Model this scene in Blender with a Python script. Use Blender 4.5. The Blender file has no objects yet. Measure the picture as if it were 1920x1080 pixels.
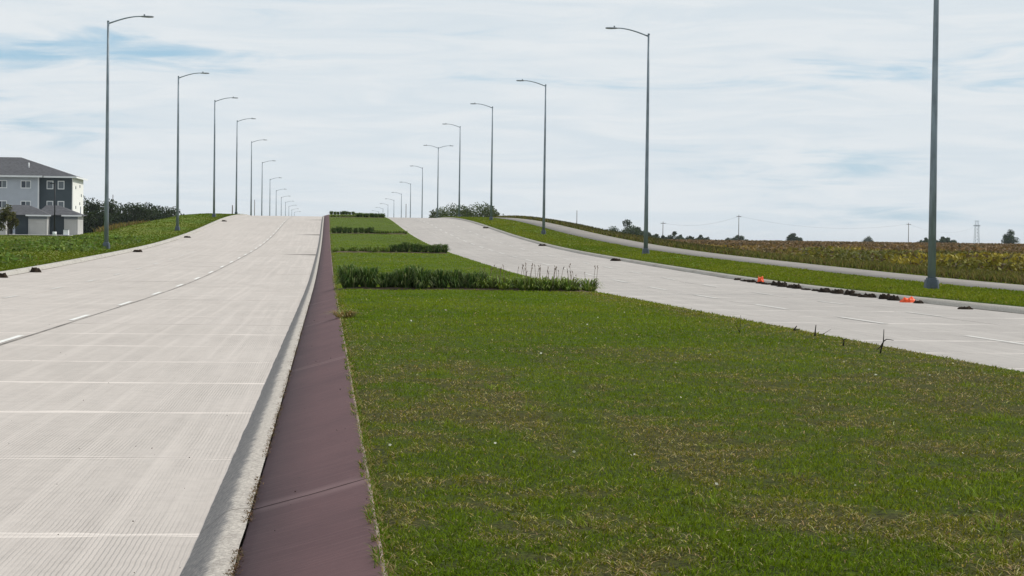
import bpy, math, random
import numpy as np
from mathutils import Matrix, Vector

# ------------------------------------------------------------------ camera, sky, sun, exposure
R = math.radians
scene = bpy.context.scene
COL = scene.collection
random.seed(7)
rng = np.random.default_rng(11)

CAM_H = 1.2
F_PX = 4200.0                       # focal length in pixels of a 1920 px wide frame
YAW = math.atan((960 - 612) / F_PX)  # the road runs along +Y, the camera looks a little right of it
PITCH = math.atan((540 - 456.5) / F_PX)
ROLL = 0.0125
cam_d = bpy.data.cameras.new('camera')
cam_d.sensor_width = 36.0
cam_d.lens = F_PX / 1920 * 36
cam_d.clip_start = 0.1
cam_d.clip_end = 20000
cam = bpy.data.objects.new('camera', cam_d)
COL.objects.link(cam)
fwd = Vector((math.sin(YAW) * math.cos(PITCH), math.cos(YAW) * math.cos(PITCH), -math.sin(PITCH)))
right = fwd.cross(Vector((0, 0, 1))).normalized()
up = right.cross(fwd)
r2 = right * math.cos(ROLL) + up * math.sin(ROLL)
u2 = up * math.cos(ROLL) - right * math.sin(ROLL)
m = Matrix((r2, u2, -fwd)).transposed().to_4x4()
m.translation = (0, 0, CAM_H)
cam.matrix_world = m
scene.camera = cam

SUN_EL, SUN_AZ = R(43), R(70)       # azimuth clockwise from the road direction
world = bpy.data.worlds.new('World')
scene.world = world
world.use_nodes = True
wn = world.node_tree.nodes
wl = world.node_tree.links
wn.clear()
wout = wn.new('ShaderNodeOutputWorld')
bg = wn.new('ShaderNodeBackground')
bg.inputs['Strength'].default_value = 0.1
sky = wn.new('ShaderNodeTexSky')
sky.sky_type = 'NISHITA'
sky.sun_disc = False
sky.sun_elevation = SUN_EL
sky.sun_rotation = SUN_AZ
sky.air_density = 1.0
sky.dust_density = 0.4
sky.ozone_density = 1.5
tc = wn.new('ShaderNodeTexCoord')


def wnoise(scale, loc, sc, detail, rough, dist=0.0):
    mp = wn.new('ShaderNodeMapping')
    mp.inputs['Location'].default_value = loc
    mp.inputs['Scale'].default_value = sc
    wl.new(tc.outputs['Generated'], mp.inputs['Vector'])
    n = wn.new('ShaderNodeTexNoise')
    n.inputs['Scale'].default_value = scale
    n.inputs['Detail'].default_value = detail
    n.inputs['Roughness'].default_value = rough
    n.inputs['Distortion'].default_value = dist
    wl.new(mp.outputs['Vector'], n.inputs['Vector'])
    return n.outputs['Fac']


def wramp(fac, a, b, va=0.0, vb=1.0):
    r = wn.new('ShaderNodeMapRange')
    r.interpolation_type = 'SMOOTHSTEP'
    r.inputs['From Min'].default_value = a
    r.inputs['From Max'].default_value = b
    r.inputs['To Min'].default_value = va
    r.inputs['To Max'].default_value = vb
    wl.new(fac, r.inputs['Value'])
    return r.outputs['Result']


def wmath(op, a, b):
    n = wn.new('ShaderNodeMath')
    n.operation = op
    for i, v in enumerate((a, b)):
        if isinstance(v, (int, float)):
            n.inputs[i].default_value = v
        else:
            wl.new(v, n.inputs[i])
    return n.outputs[0]


# thin high cloud: broad sheets, long soft wisps, and a finer break-up where the blue shows through
n1 = wnoise(1.0, (3.72, 0.4, 2.3), (4.0, 4.0, 30.0), 5, 0.5, 0.4)
n2 = wnoise(1.0, (9.89, 1.9, 5.1), (14.0, 14.0, 120.0), 6, 0.6, 0.8)
cl = wmath('ADD', wmath('MULTIPLY', n1, 0.72), wmath('MULTIPLY', n2, 0.28))
cover = wramp(cl, 0.34, 0.48, 0.0, 1.0)
wmix = wn.new('ShaderNodeMix')
wmix.data_type = 'RGBA'
wl.new(cover, wmix.inputs['Factor'])
blue = wn.new('ShaderNodeMix')
blue.data_type = 'RGBA'
blue.inputs['Factor'].default_value = 0.75
wl.new(sky.outputs['Color'], blue.inputs['A'])
blue.inputs['B'].default_value = (3.5, 5.8, 7.8, 1)
wl.new(blue.outputs['Result'], wmix.inputs['A'])
tone = wramp(n2, 0.3, 0.7)
ctone = wn.new('ShaderNodeMix')
ctone.data_type = 'RGBA'
wl.new(tone, ctone.inputs['Factor'])
ctone.inputs['A'].default_value = (6.9, 7.65, 8.2, 1)
ctone.inputs['B'].default_value = (7.8, 8.25, 8.55, 1)
wl.new(ctone.outputs['Result'], wmix.inputs['B'])
wl.new(wmix.outputs['Result'], bg.inputs['Color'])
wl.new(bg.outputs[0], wout.inputs[0])

sun_d = bpy.data.lights.new('sun', 'SUN')
sun_d.energy = 3.6
sun_d.angle = R(0.55)
sun_d.color = (1.0, 0.955, 0.88)
sun = bpy.data.objects.new('sun', sun_d)
COL.objects.link(sun)
sd = Vector((math.sin(SUN_AZ) * math.cos(SUN_EL), math.cos(SUN_AZ) * math.cos(SUN_EL), math.sin(SUN_EL)))
sun.rotation_euler = (-sd).to_track_quat('-Z', 'Y').to_euler()
sun.location = (60, 20, 60)

scene.view_settings.view_transform = 'Standard'
scene.view_settings.look = 'None'
scene.view_settings.gamma = 1.0
scene.view_settings.exposure = 0.0
scene.view_settings.use_curve_mapping = False
scene.render.engine = 'CYCLES'
scene.cycles.max_bounces = 6
scene.cycles.use_denoising = True


# ------------------------------------------------------------------ helpers
def tag(o, label=None, cat=None, group=None, kind=None):
    if label: o['label'] = label
    if cat: o['category'] = cat
    if group: o['group'] = group
    if kind: o['kind'] = kind
    return o


def link(o, parent=None):
    COL.objects.link(o)
    if parent is not None:
        o.parent = parent
    return o


def empty(name, loc=(0, 0, 0), rz=0.0):
    o = bpy.data.objects.new(name, None)
    o.empty_display_size = 0.2
    o.location = loc
    o.rotation_euler = (0, 0, rz)
    return link(o)


def mesh_np(name, verts, faces, mat, cols=None, smooth=False):
    """verts (N,3), faces (M,k) of one size k, cols (N,3) per vertex"""
    verts = np.asarray(verts, dtype=np.float32)
    faces = np.asarray(faces, dtype=np.int32)
    me = bpy.data.meshes.new(name)
    M, k = faces.shape
    me.vertices.add(len(verts))
    me.vertices.foreach_set('co', verts.ravel())
    me.loops.add(M * k)
    me.loops.foreach_set('vertex_index', faces.ravel())
    me.polygons.add(M)
    me.polygons.foreach_set('loop_start', np.arange(0, M * k, k, dtype=np.int32))
    me.polygons.foreach_set('loop_total', np.full(M, k, dtype=np.int32))
    if smooth:
        me.polygons.foreach_set('use_smooth', np.ones(M, dtype=bool))
    if cols is not None:
        a = me.color_attributes.new('Col', 'FLOAT_COLOR', 'POINT')
        c4 = np.ones((len(verts), 4), dtype=np.float32)
        c4[:, :3] = cols
        a.data.foreach_set('color', c4.ravel())
    me.update(calc_edges=True)
    me.validate()
    if mat: me.materials.append(mat)
    return me


class MB:
    """collects boxes, tubes and faces into one mesh"""
    def __init__(self):
        self.v, self.f, self.sm = [], [], []

    def face(self, pts, smooth=False):
        b = len(self.v)
        self.v += [tuple(p) for p in pts]
        self.f.append(tuple(range(b, b + len(pts))))
        self.sm.append(smooth)
        return self

    def box(self, lo, hi):
        (x0, y0, z0), (x1, y1, z1) = lo, hi
        b = len(self.v)
        self.v += [(x0, y0, z0), (x1, y0, z0), (x1, y1, z0), (x0, y1, z0), (x0, y0, z1), (x1, y0, z1), (x1, y1, z1), (x0, y1, z1)]
        for q in ((0, 3, 2, 1), (4, 5, 6, 7), (0, 1, 5, 4), (1, 2, 6, 5), (2, 3, 7, 6), (3, 0, 4, 7)):
            self.f.append(tuple(b + i for i in q)); self.sm.append(False)
        return self

    def frustum(self, z0, w0, z1, w1, c=(0, 0), chamfer=0.0):
        def ring(w, z):
            h, k = w / 2, chamfer
            if k <= 0:
                return [(-h, -h, z), (h, -h, z), (h, h, z), (-h, h, z)]
            return [(-h + k, -h, z), (h - k, -h, z), (h, -h + k, z), (h, h - k, z), (h - k, h, z), (-h + k, h, z), (-h, h - k, z), (-h, -h + k, z)]
        a, bb = ring(w0, z0), ring(w1, z1)
        n = len(a)
        b = len(self.v)
        self.v += [(p[0] + c[0], p[1] + c[1], p[2]) for p in a + bb]
        for i in range(n):
            self.f.append((b + i, b + (i + 1) % n, b + n + (i + 1) % n, b + n + i)); self.sm.append(False)
        self.f.append(tuple(b + n + i for i in range(n))); self.sm.append(False)
        self.f.append(tuple(b + n - 1 - i for i in range(n))); self.sm.append(False)
        return self

    def tube(self, pts, rad, n=10, flat=1.0):
        pts = [Vector(p) for p in pts]
        rads = rad if isinstance(rad, (list, tuple)) else [rad] * len(pts)
        b = len(self.v)
        for i, p in enumerate(pts):
            d = (pts[min(i + 1, len(pts) - 1)] - pts[max(i - 1, 0)]).normalized()
            ref = Vector((0, 0, 1)) if abs(d.z) < 0.9 else Vector((1, 0, 0))
            s = d.cross(ref).normalized()
            t = s.cross(d).normalized()
            for k in range(n):
                a = 2 * math.pi * k / n
                q = p + s * (math.cos(a) * rads[i]) + t * (math.sin(a) * rads[i] * flat)
                self.v.append(tuple(q))
        for i in range(len(pts) - 1):
            for k in range(n):
                self.f.append((b + i * n + k, b + i * n + (k + 1) % n, b + (i + 1) * n + (k + 1) % n, b + (i + 1) * n + k)); self.sm.append(True)
        self.f.append(tuple(b + n - 1 - k for k in range(n))); self.sm.append(False)
        e = b + (len(pts) - 1) * n
        self.f.append(tuple(e + k for k in range(n))); self.sm.append(False)
        return self

    def mesh(self, name, mat):
        me = bpy.data.meshes.new(name)
        me.from_pydata(self.v, [], self.f)
        me.polygons.foreach_set('use_smooth', self.sm)
        me.update()
        if mat: me.materials.append(mat)
        return me

    def build(self, name, mat, parent=None, loc=None):
        o = bpy.data.objects.new(name, self.mesh(name, mat))
        if loc: o.location = loc
        return link(o, parent)


def obj(name, me, parent=None, loc=None):
    o = bpy.data.objects.new(name, me)
    if loc is not None: o.location = loc
    return link(o, parent)


def copy_tree(o, parent=None):
    c = o.copy()
    COL.objects.link(c)
    c.parent = parent
    for ch in list(o.children):
        copy_tree(ch, c)
    return c


# ---- value noise in numpy (for colour attributes and terrain unevenness)
_lat = np.random.default_rng(5).random((256, 256))


def vnoise(x, y):
    xi, yi = np.floor(x).astype(int), np.floor(y).astype(int)
    fx, fy = x - xi, y - yi
    fx, fy = fx * fx * (3 - 2 * fx), fy * fy * (3 - 2 * fy)
    a, b = _lat[xi % 256, yi % 256], _lat[(xi + 1) % 256, yi % 256]
    c, d = _lat[xi % 256, (yi + 1) % 256], _lat[(xi + 1) % 256, (yi + 1) % 256]
    return (a * (1 - fx) + b * fx) * (1 - fy) + (c * (1 - fx) + d * fx) * fy


def fbm(x, y, o=4):
    s, a, t = 0, 1.0, 0
    for k in range(o):
        s = s + a * vnoise(x * 2 ** k + 17.3 * k, y * 2 ** k + 9.1 * k)
        t += a
        a *= 0.5
    return s / t


def sstep(a, b, x):
    t = np.clip((x - a) / (b - a), 0, 1)
    return t * t * (3 - 2 * t)


# ---- materials
def new_mat(name):
    mt = bpy.data.materials.new(name)
    mt.use_nodes = True
    nt = mt.node_tree
    b = nt.nodes['Principled BSDF']
    return mt, nt, b


class NT:
    def __init__(self, nt):
        self.t = nt
        self.pos = nt.nodes.new('ShaderNodeNewGeometry').outputs['Position']

    def sock(self, node, i, v):
        if v is None: return
        if hasattr(v, 'is_output'): self.t.links.new(v, node.inputs[i])
        else: node.inputs[i].default_value = v

    def math(self, op, a, b=None, c=None, clamp=False):
        n = self.t.nodes.new('ShaderNodeMath'); n.operation = op; n.use_clamp = clamp
        for i, v in enumerate((a, b, c)): self.sock(n, i, v)
        return n.outputs[0]

    def noise(self, scale, sc=(1, 1, 1), detail=4, rough=0.55, loc=(0, 0, 0), vec=None, dist=0.0):
        mp = self.t.nodes.new('ShaderNodeMapping')
        mp.inputs['Scale'].default_value = sc
        mp.inputs['Location'].default_value = loc
        self.t.links.new(vec or self.pos, mp.inputs['Vector'])
        n = self.t.nodes.new('ShaderNodeTexNoise')
        n.inputs['Scale'].default_value = scale
        n.inputs['Detail'].default_value = detail
        n.inputs['Roughness'].default_value = rough
        n.inputs['Distortion'].default_value = dist
        self.t.links.new(mp.outputs[0], n.inputs['Vector'])
        return n.outputs['Fac']

    def rng(self, v, a, b, c=0.0, d=1.0, smooth=True):
        n = self.t.nodes.new('ShaderNodeMapRange')
        n.interpolation_type = 'SMOOTHSTEP' if smooth else 'LINEAR'
        self.t.links.new(v, n.inputs['Value'])
        for k, q in zip(('From Min', 'From Max', 'To Min', 'To Max'), (a, b, c, d)): n.inputs[k].default_value = q
        return n.outputs[0]

    def mix(self, f, a, b, mode='MIX'):
        n = self.t.nodes.new('ShaderNodeMix'); n.data_type = 'RGBA'; n.blend_type = mode
        for k, v in (('Factor', f), ('A', a), ('B', b)):
            if hasattr(v, 'is_output'): self.t.links.new(v, n.inputs[k])
            elif k == 'Factor': n.inputs[k].default_value = v
            else: n.inputs[k].default_value = (*v, 1)
        return n.outputs['Result']

    def xyz(self):
        n = self.t.nodes.new('ShaderNodeSeparateXYZ')
        self.t.links.new(self.pos, n.inputs[0])
        return n.outputs

    def bump(self, b, h, strength=0.3, dist=0.01):
        n = self.t.nodes.new('ShaderNodeBump')
        n.inputs['Strength'].default_value = strength
        n.inputs['Distance'].default_value = dist
        self.t.links.new(h, n.inputs['Height'])
        self.t.links.new(n.outputs[0], b.inputs['Normal'])


def simple(name, c, rough=0.8, var=0.12, scale=3.0, metal=0.0, bump=0.0, sc=(1, 1, 1)):
    mt, nt, b = new_mat(name)
    N = NT(nt)
    f = N.noise(scale, sc)
    lo = tuple(x * (1 - var) for x in c); hi = tuple(min(1, x * (1 + var)) for x in c)
    nt.links.new(N.mix(N.rng(f, 0.3, 0.7), lo, hi), b.inputs['Base Color'])
    b.inputs['Roughness'].default_value = rough
    b.inputs['Metallic'].default_value = metal
    b.inputs['Specular IOR Level'].default_value = 0.3
    if bump: N.bump(b, N.noise(scale * 8, sc), bump, 0.01)
    return mt


def leaf_mat(name, trans=0.35, rough=0.6, tint=(1, 1, 1), spec=0.25):
    mt, nt, b = new_mat(name)
    at = nt.nodes.new('ShaderNodeAttribute'); at.attribute_name = 'Col'
    N = NT(nt)
    c = N.mix(1.0, at.outputs['Color'], tint, 'MULTIPLY')
    nt.links.new(c, b.inputs['Base Color'])
    b.inputs['Roughness'].default_value = rough
    b.inputs['Specular IOR Level'].default_value = spec
    tr = nt.nodes.new('ShaderNodeBsdfTranslucent')
    c2 = N.mix(1.0, c, (1.25, 1.2, 0.7), 'MULTIPLY')
    nt.links.new(c2, tr.inputs['Color'])
    ms = nt.nodes.new('ShaderNodeMixShader')
    ms.inputs[0].default_value = trans
    nt.links.new(b.outputs[0], ms.inputs[1]); nt.links.new(tr.outputs[0], ms.inputs[2])
    nt.links.new(ms.outputs[0], nt.nodes['Material Output'].inputs['Surface'])
    return mt


JOINT0, JOINT = 9.15, 3.24          # transverse joints of the concrete


def concrete_road(name, base, dark, jb=1.3):
    mt, nt, b = new_mat(name)
    N = NT(nt)
    X, Y, Z = N.xyz()
    big = N.noise(0.22, (1, 0.35, 1), 5, 0.6)
    fine = N.noise(9.0, (1, 0.7, 1), 5, 0.65)
    tine = N.noise(1.0, (70, 0.35, 1), 3, 0.75, dist=0.5)       # lengthwise tining
    tine2 = N.noise(1.0, (7, 0.05, 1), 3, 0.6)
    # raked grooves about 2 cm apart, wandering a little, worn away in places
    gx_ = N.math('ADD', X, N.math('MULTIPLY', N.noise(0.6, (1, 0.5, 1), 3, 0.6, (1, 7, 0)), 0.05))
    gx_ = N.math('ADD', gx_, N.math('MULTIPLY', N.noise(6.0, (1, 1, 1), 2, 0.6, (6, 7, 0)), 0.010))
    grv = N.math('SINE', N.math('MULTIPLY', gx_, 2 * math.pi / 0.021))
    gmask = N.rng(N.noise(1.1, (1.6, 0.35, 1), 4, 0.65, (12, 3, 0)), 0.38, 0.64, 0.1, 1.0)
    grv = N.math('MULTIPLY', N.rng(grv, 0.1, 1.0), gmask)
    blot = N.noise(0.9, (1, 0.5, 1), 6, 0.7, (4, 8, 0))
    c = N.mix(N.rng(big, 0.3, 0.7), dark, base)
    c = N.mix(N.rng(fine, 0.35, 0.75, 0, 0.35), c, tuple(x * 0.66 for x in base))
    c = N.mix(N.rng(tine, 0.45, 0.65, 0.0, 0.22), c, tuple(x * 0.62 for x in base))
    c = N.mix(N.math('MULTIPLY', grv, 0.32), c, tuple(x * 0.42 for x in base))
    c = N.mix(N.rng(tine2, 0.45, 0.7, 0.0, 0.3), c, tuple(min(1, x * 1.2) for x in base))
    c = N.mix(N.rng(blot, 0.55, 0.75, 0.0, 0.28), c, tuple(x * 0.7 for x in base))
    # pale slurry along the sawn joints
    fr = N.math('FRACT', N.math('ADD', N.math('DIVIDE', N.math('SUBTRACT', N.math('ADD', Y, N.math('MULTIPLY', N.math('SUBTRACT', N.noise(2.2, (1, 0.2, 1), 3, 0.6, (2, 9, 0)), 0.5), 0.11)), JOINT0), JOINT), 0.5))
    d = N.math('MULTIPLY', N.math('ABSOLUTE', N.math('SUBTRACT', fr, 0.5)), JOINT)
    wob = N.noise(1.3, (1, 1, 1), 3, 0.6, (2, 3, 0))
    wid = N.rng(wob, 0.35, 0.65, 0.02, 0.105, False)
    jl = N.math('LESS_THAN', d, wid)
    jl = N.math('MULTIPLY', jl, N.rng(N.noise(0.8, (1, 0.3, 1), 2, 0.5, (9, 1, 0)), 0.35, 0.6, 0.35, 0.85))
    c = N.mix(jl, c, tuple(min(1, x * jb) for x in base))
    # damp seep stains at every bed drain, tapering away from the median kerb
    fr2 = N.math('FRACT', N.math('ADD', N.math('DIVIDE', N.math('SUBTRACT', Y, 104.0), 51.0), 0.5))
    d2 = N.math('MULTIPLY', N.math('ABSOLUTE', N.math('SUBTRACT', fr2, 0.5)), 51.0)
    ax = N.math('ABSOLUTE', N.math('ADD', X, 0.5))
    tap = N.math('SUBTRACT', 1.7, N.math('MULTIPLY', ax, 0.9))
    st = N.math('SUBTRACT', tap, d2)
    st = N.math('MULTIPLY', N.rng(st, -0.05, 0.5, 0, 0.85), N.rng(Y, 88, 92))
    c = N.mix(st, c, (0.09, 0.08, 0.07))
    nt.links.new(c, b.inputs['Base Color'])
    b.inputs['Roughness'].default_value = 0.85
    b.inputs['Specular IOR Level'].default_value = 0.25
    hgt = N.math('ADD', N.math('MULTIPLY', grv, -0.25), N.math('MULTIPLY', fine, 0.6))
    N.bump(b, hgt, 0.7, 0.008)
    return mt


M = {}
M['road_left'] = concrete_road('pale concrete', (0.475, 0.428, 0.392), (0.43, 0.386, 0.352))
M['road_right'] = concrete_road('grey concrete', (0.390, 0.358, 0.332), (0.345, 0.316, 0.293), 1.75)


def kerb_mat(name, base, dirt, dscale=3.0, amt=0.5, shade_grime=None):
    mt, nt, b = new_mat(name)
    N = NT(nt)
    fine = N.noise(45, (1, 0.8, 1), 5, 0.75)
    spk = N.noise(110, (1, 1, 1), 2, 0.6)
    big = N.noise(dscale, (1.5, 0.35, 1), 5, 0.65)
    c = N.mix(N.rng(fine, 0.38, 0.62), tuple(x * 0.62 for x in base), base)
    c = N.mix(N.rng(big, 0.48, 0.72, 0, amt), c, dirt)
    c = N.mix(N.rng(spk, 0.52, 0.66, 0, 0.7), c, dirt)
    if shade_grime:   # shade of the lower kerb face painted in with splash dirt, ragged edge
        X, Y, Z = N.xyz()
        lim = N.math('ADD', X, N.math('MULTIPLY', N.math('SUBTRACT', N.noise(7.0, (1, 0.5, 1), 5, 0.7, (5, 5, 5)), 0.5), 0.10))
        gm = N.math('MULTIPLY', N.rng(lim, -0.405, -0.365, 1.0, 0.0), N.rng(fine, 0.35, 0.65, 0.95, 0.55))
        c = N.mix(gm, c, shade_grime)
    nt.links.new(c, b.inputs['Base Color'])
    b.inputs['Roughness'].default_value = 0.9
    b.inputs['Specular IOR Level'].default_value = 0.2
    N.bump(b, N.math('ADD', fine, spk), 0.45, 0.004)
    return mt


M['kerb'] = kerb_mat('kerb concrete', (0.49, 0.465, 0.425), (0.17, 0.15, 0.13))
M['kerb_face'] = kerb_mat('rough kerb face', (0.53, 0.480, 0.425), (0.17, 0.145, 0.13), 7.0, 0.3, (0.15, 0.142, 0.143))
M['kerb_right'] = kerb_mat('weathered kerb', (0.43, 0.40, 0.355), (0.17, 0.14, 0.11), 1.2, 0.6)
M['trail'] = simple('trail concrete', (0.205, 0.186, 0.17), 0.9, 0.12, 0.8, bump=0.3)
M['pad'] = simple('pad concrete', (0.5, 0.48, 0.44), 0.9, 0.1, 0.5)


def strip_mat():
    mt, nt, b = new_mat('plum stained concrete')
    N = NT(nt)
    X, Y, Z = N.xyz()
    br = N.noise(1.0, (2.2, 45, 1), 4, 0.7, dist=0.6)       # crosswise broom finish
    big = N.noise(1.5, (1.2, 0.6, 1), 5, 0.65)
    fine = N.noise(60, (1, 1, 1), 4, 0.7)
    base = (0.118, 0.060, 0.064)
    c = N.mix(N.rng(big, 0.3, 0.7), (0.066, 0.027, 0.030), (0.090, 0.040, 0.042))
    c = N.mix(N.rng(br, 0.45, 0.7, 0, 0.75), c, (0.112, 0.054, 0.056))
    c = N.mix(N.rng(fine, 0.5, 0.75, 0, 0.4), c, (0.052, 0.025, 0.028))
    # pale bloom beside the joints and along the lawn edge
    fr = N.math('FRACT', N.math('ADD', N.math('DIVIDE', N.math('SUBTRACT', Y, JOINT0), JOINT * 3), 0.5))
    d = N.math('MULTIPLY', N.math('ABSOLUTE', N.math('SUBTRACT', fr, 0.5)), JOINT * 3)
    w = N.noise(3.0, (1, 1, 1), 4, 0.6, (3, 1, 0))
    jl = N.math('MULTIPLY', N.rng(d, 0.05, 0.24, 0.5, 0.0), N.rng(w, 0.3, 0.6, 0.35, 1))
    c = N.mix(jl, c, (0.19, 0.118, 0.118))
    ed = N.math('MULTIPLY', N.rng(X, 0.168, 0.180), N.rng(N.noise(14, (1, 0.8, 1), 4, 0.6), 0.25, 0.6))
    c = N.mix(ed, c, (0.30, 0.23, 0.20))
    wear = N.rng(N.noise(2.5, (1, 0.7, 1), 6, 0.75, (8, 2, 1)), 0.62, 0.78, 0, 0.35)
    c = N.mix(wear, c, (0.17, 0.115, 0.11))
    nt.links.new(c, b.inputs['Base Color'])
    b.inputs['Roughness'].default_value = 0.8
    b.inputs['Specular IOR Level'].default_value = 0.3
    N.bump(b, N.math('ADD', br, N.math('MULTIPLY', fine, 0.5)), 0.35, 0.005)
    return mt


M['strip'] = strip_mat()
M['paint'] = simple('worn white paint', (0.66, 0.65, 0.62), 0.7, 0.12, 9)
M['faint_paint'] = simple('ghosted paint', (0.50, 0.48, 0.45), 0.8, 0.1, 5)


def ground_mat():
    mt, nt, b = new_mat('verge and field ground')
    at = nt.nodes.new('ShaderNodeAttribute'); at.attribute_name = 'Col'
    N = NT(nt)
    f = N.noise(2.2, (1, 0.6, 1), 6, 0.7)
    g = N.noise(14, (1, 0.8, 1), 4, 0.7)
    c = N.mix(N.rng(f, 0.35, 0.7, 0, 0.3), at.outputs['Color'], (0.065, 0.09, 0.014))
    c = N.mix(N.rng(g, 0.45, 0.75, 0, 0.25), c, (0.16, 0.16, 0.05))
    nt.links.new(c, b.inputs['Base Color'])
    b.inputs['Roughness'].default_value = 0.95
    b.inputs['Specular IOR Level'].default_value = 0.1
    N.bump(b, N.math('ADD', f, g), 0.8, 0.05)
    return mt


def lawn_mat():
    mt, nt, b = new_mat('lawn soil and thatch')
    at = nt.nodes.new('ShaderNodeAttribute'); at.attribute_name = 'Col'
    N = NT(nt)
    g = N.noise(55, (1, 0.8, 1), 5, 0.75)
    h = N.noise(18, (1, 0.7, 1), 4, 0.7, (4, 2, 0))
    c = N.mix(N.rng(g, 0.42, 0.62, 0, 0.9), at.outputs['Color'], (0.018, 0.017, 0.007))
    c = N.mix(N.rng(h, 0.5, 0.75, 0, 0.35), c, (0.135, 0.125, 0.04))
    nt.links.new(c, b.inputs['Base Color'])
    b.inputs['Roughness'].default_value = 0.95
    b.inputs['Specular IOR Level'].default_value = 0.1
    N.bump(b, N.math('ADD', g, h), 1.0, 0.03)
    return mt


M['ground'] = ground_mat()
M['lawn'] = lawn_mat()
M['blade'] = leaf_mat('grass blades', 0.32, 0.8, spec=0.06)
M['leaf'] = leaf_mat('leaves', 0.28, 0.6, spec=0.12)
M['crop'] = leaf_mat('crop leaves', 0.25, 0.75)
M['bark'] = simple('bark', (0.09, 0.07, 0.05), 0.95, 0.3, 12, bump=0.5)
M['galv'] = simple('galvanised steel', (0.20, 0.24, 0.275), 0.5, 0.18, 6, metal=0.2, sc=(1, 1, 0.3))
M['galv_base'] = simple('cast base', (0.085, 0.105, 0.13), 0.6, 0.12, 8, metal=0.0)
M['lum'] = simple('luminaire grey', (0.2, 0.22, 0.24), 0.5, 0.08, 6)
M['blackmetal'] = simple('black metal', (0.012, 0.013, 0.016), 0.5, 0.1, 6)
M['mud'] = simple('dark mud', (0.026, 0.019, 0.014), 0.95, 0.5, 9, bump=0.8)
M['mud'].node_tree.nodes['Principled BSDF'].inputs['Specular IOR Level'].default_value = 0.03
M['deadstalk'] = simple('dead stalk', (0.12, 0.085, 0.055), 0.9, 0.25, 20)
M['deadtwig'] = simple('black twig', (0.022, 0.017, 0.013), 0.95, 0.3, 30)
M['orange'] = simple('orange plastic', (0.80, 0.085, 0.012), 0.45, 0.2, 20)
M['seam'] = simple('seam soil', (0.10, 0.075, 0.05), 0.95, 0.4, 30)
M['mulch'] = simple('bed mulch', (0.10, 0.07, 0.045), 0.95, 0.4, 18, bump=0.8)
M['wood'] = simple('weathered pole wood', (0.12, 0.10, 0.085), 0.95, 0.2, 4)
M['siding_light'] = simple('blue grey siding', (0.36, 0.385, 0.43), 0.8, 0.04, 1.0)
M['siding_dark'] = simple('dark slate siding', (0.052, 0.068, 0.080), 0.8, 0.05, 1.0)
M['siding_white'] = simple('white siding', (0.70, 0.70, 0.68), 0.8, 0.03, 1.0)
M['trim'] = simple('white trim', (0.70, 0.71, 0.72), 0.7, 0.03, 1.0)
M['garage_light'] = simple('garage light siding', (0.40, 0.395, 0.385), 0.8, 0.04, 1.0)
M['roof'] = simple('asphalt shingle', (0.075, 0.075, 0.082), 0.9, 0.25, 2.5, sc=(1, 1, 3))


def glass_mat():
    mt, nt, b = new_mat('window glass')
    b.inputs['Base Color'].default_value = (0.02, 0.03, 0.045, 1)
    b.inputs['Roughness'].default_value = 0.08
    b.inputs['Specular IOR Level'].default_value = 0.5
    return mt


M['glass'] = glass_mat()
M['blind'] = simple('window blind', (0.13, 0.15, 0.17), 0.6, 0.1, 4)

# ------------------------------------------------------------------ terrain profile
_pz = np.array([-400, -60, 45, 52, 62, 76, 90, 100, 106, 120, 140, 160, 180, 200, 220, 240, 257, 272, 290, 310, 332, 357, 382, 407, 432, 457, 507, 557, 657, 800, 1500, 9000], float)
_pv = np.array([0, 0, 0, 0.0, 0.04, 0.19, 0.37, 0.50, 0.58, 0.79, 1.22, 1.75, 2.38, 3.0, 3.47, 3.83, 4.02, 4.08, 4.02, 3.82, 3.4, 2.8, 2.15, 1.5, 0.98, 0.58, 0.2, -0.05, -0.5, -0.8, -1.0, -1.0], float)
_gz = np.arange(-420, 1400, 1.0)
_gv = np.interp(_gz, _pz, _pv)
_k = np.exp(-0.5 * (np.arange(-24, 25) / 8.0) ** 2); _k /= _k.sum()
_gv = np.convolve(np.pad(_gv, 24, mode='edge'), _k, mode='valid')


def P(y):
    return np.interp(y, _gz, _gv)


def land_left(y):
    return np.interp(y, [-400, 50, 110, 320, 600, 2000], [0.05, 0.05, 0.42, 1.6, 1.7, 0.5])


def land_right(y):
    return np.interp(y, [-400, 60, 100, 700, 1200, 9000], [0.0, 0.0, 0.12, 2.15, 2.2, 0.5])


def ground_z(x, y):
    x = np.asarray(x, float); y = np.asarray(y, float)
    p = P(y) + 0.12
    l = sstep(-13.0, -23.0, x)
    r = sstep(20.2, 26.5, x)
    z = p * (1 - l) + (land_left(y)) * l
    z = z * (1 - r) + land_right(y) * r
    return z


def ground_uneven(x, y):
    w = sstep(-10.5, -12, x) + sstep(13.8, 14.6, x) * (1 - sstep(16.4, 17.2, x)) + sstep(20.2, 22, x)
    return (fbm(x * 0.35, y * 0.18) - 0.5) * 0.16 * w


def nonuni(segs):
    out = []
    for a, b, s in segs:
        out.append(np.arange(a, b, s))
    return np.concatenate(out + [np.array([segs[-1][1]])])


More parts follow.
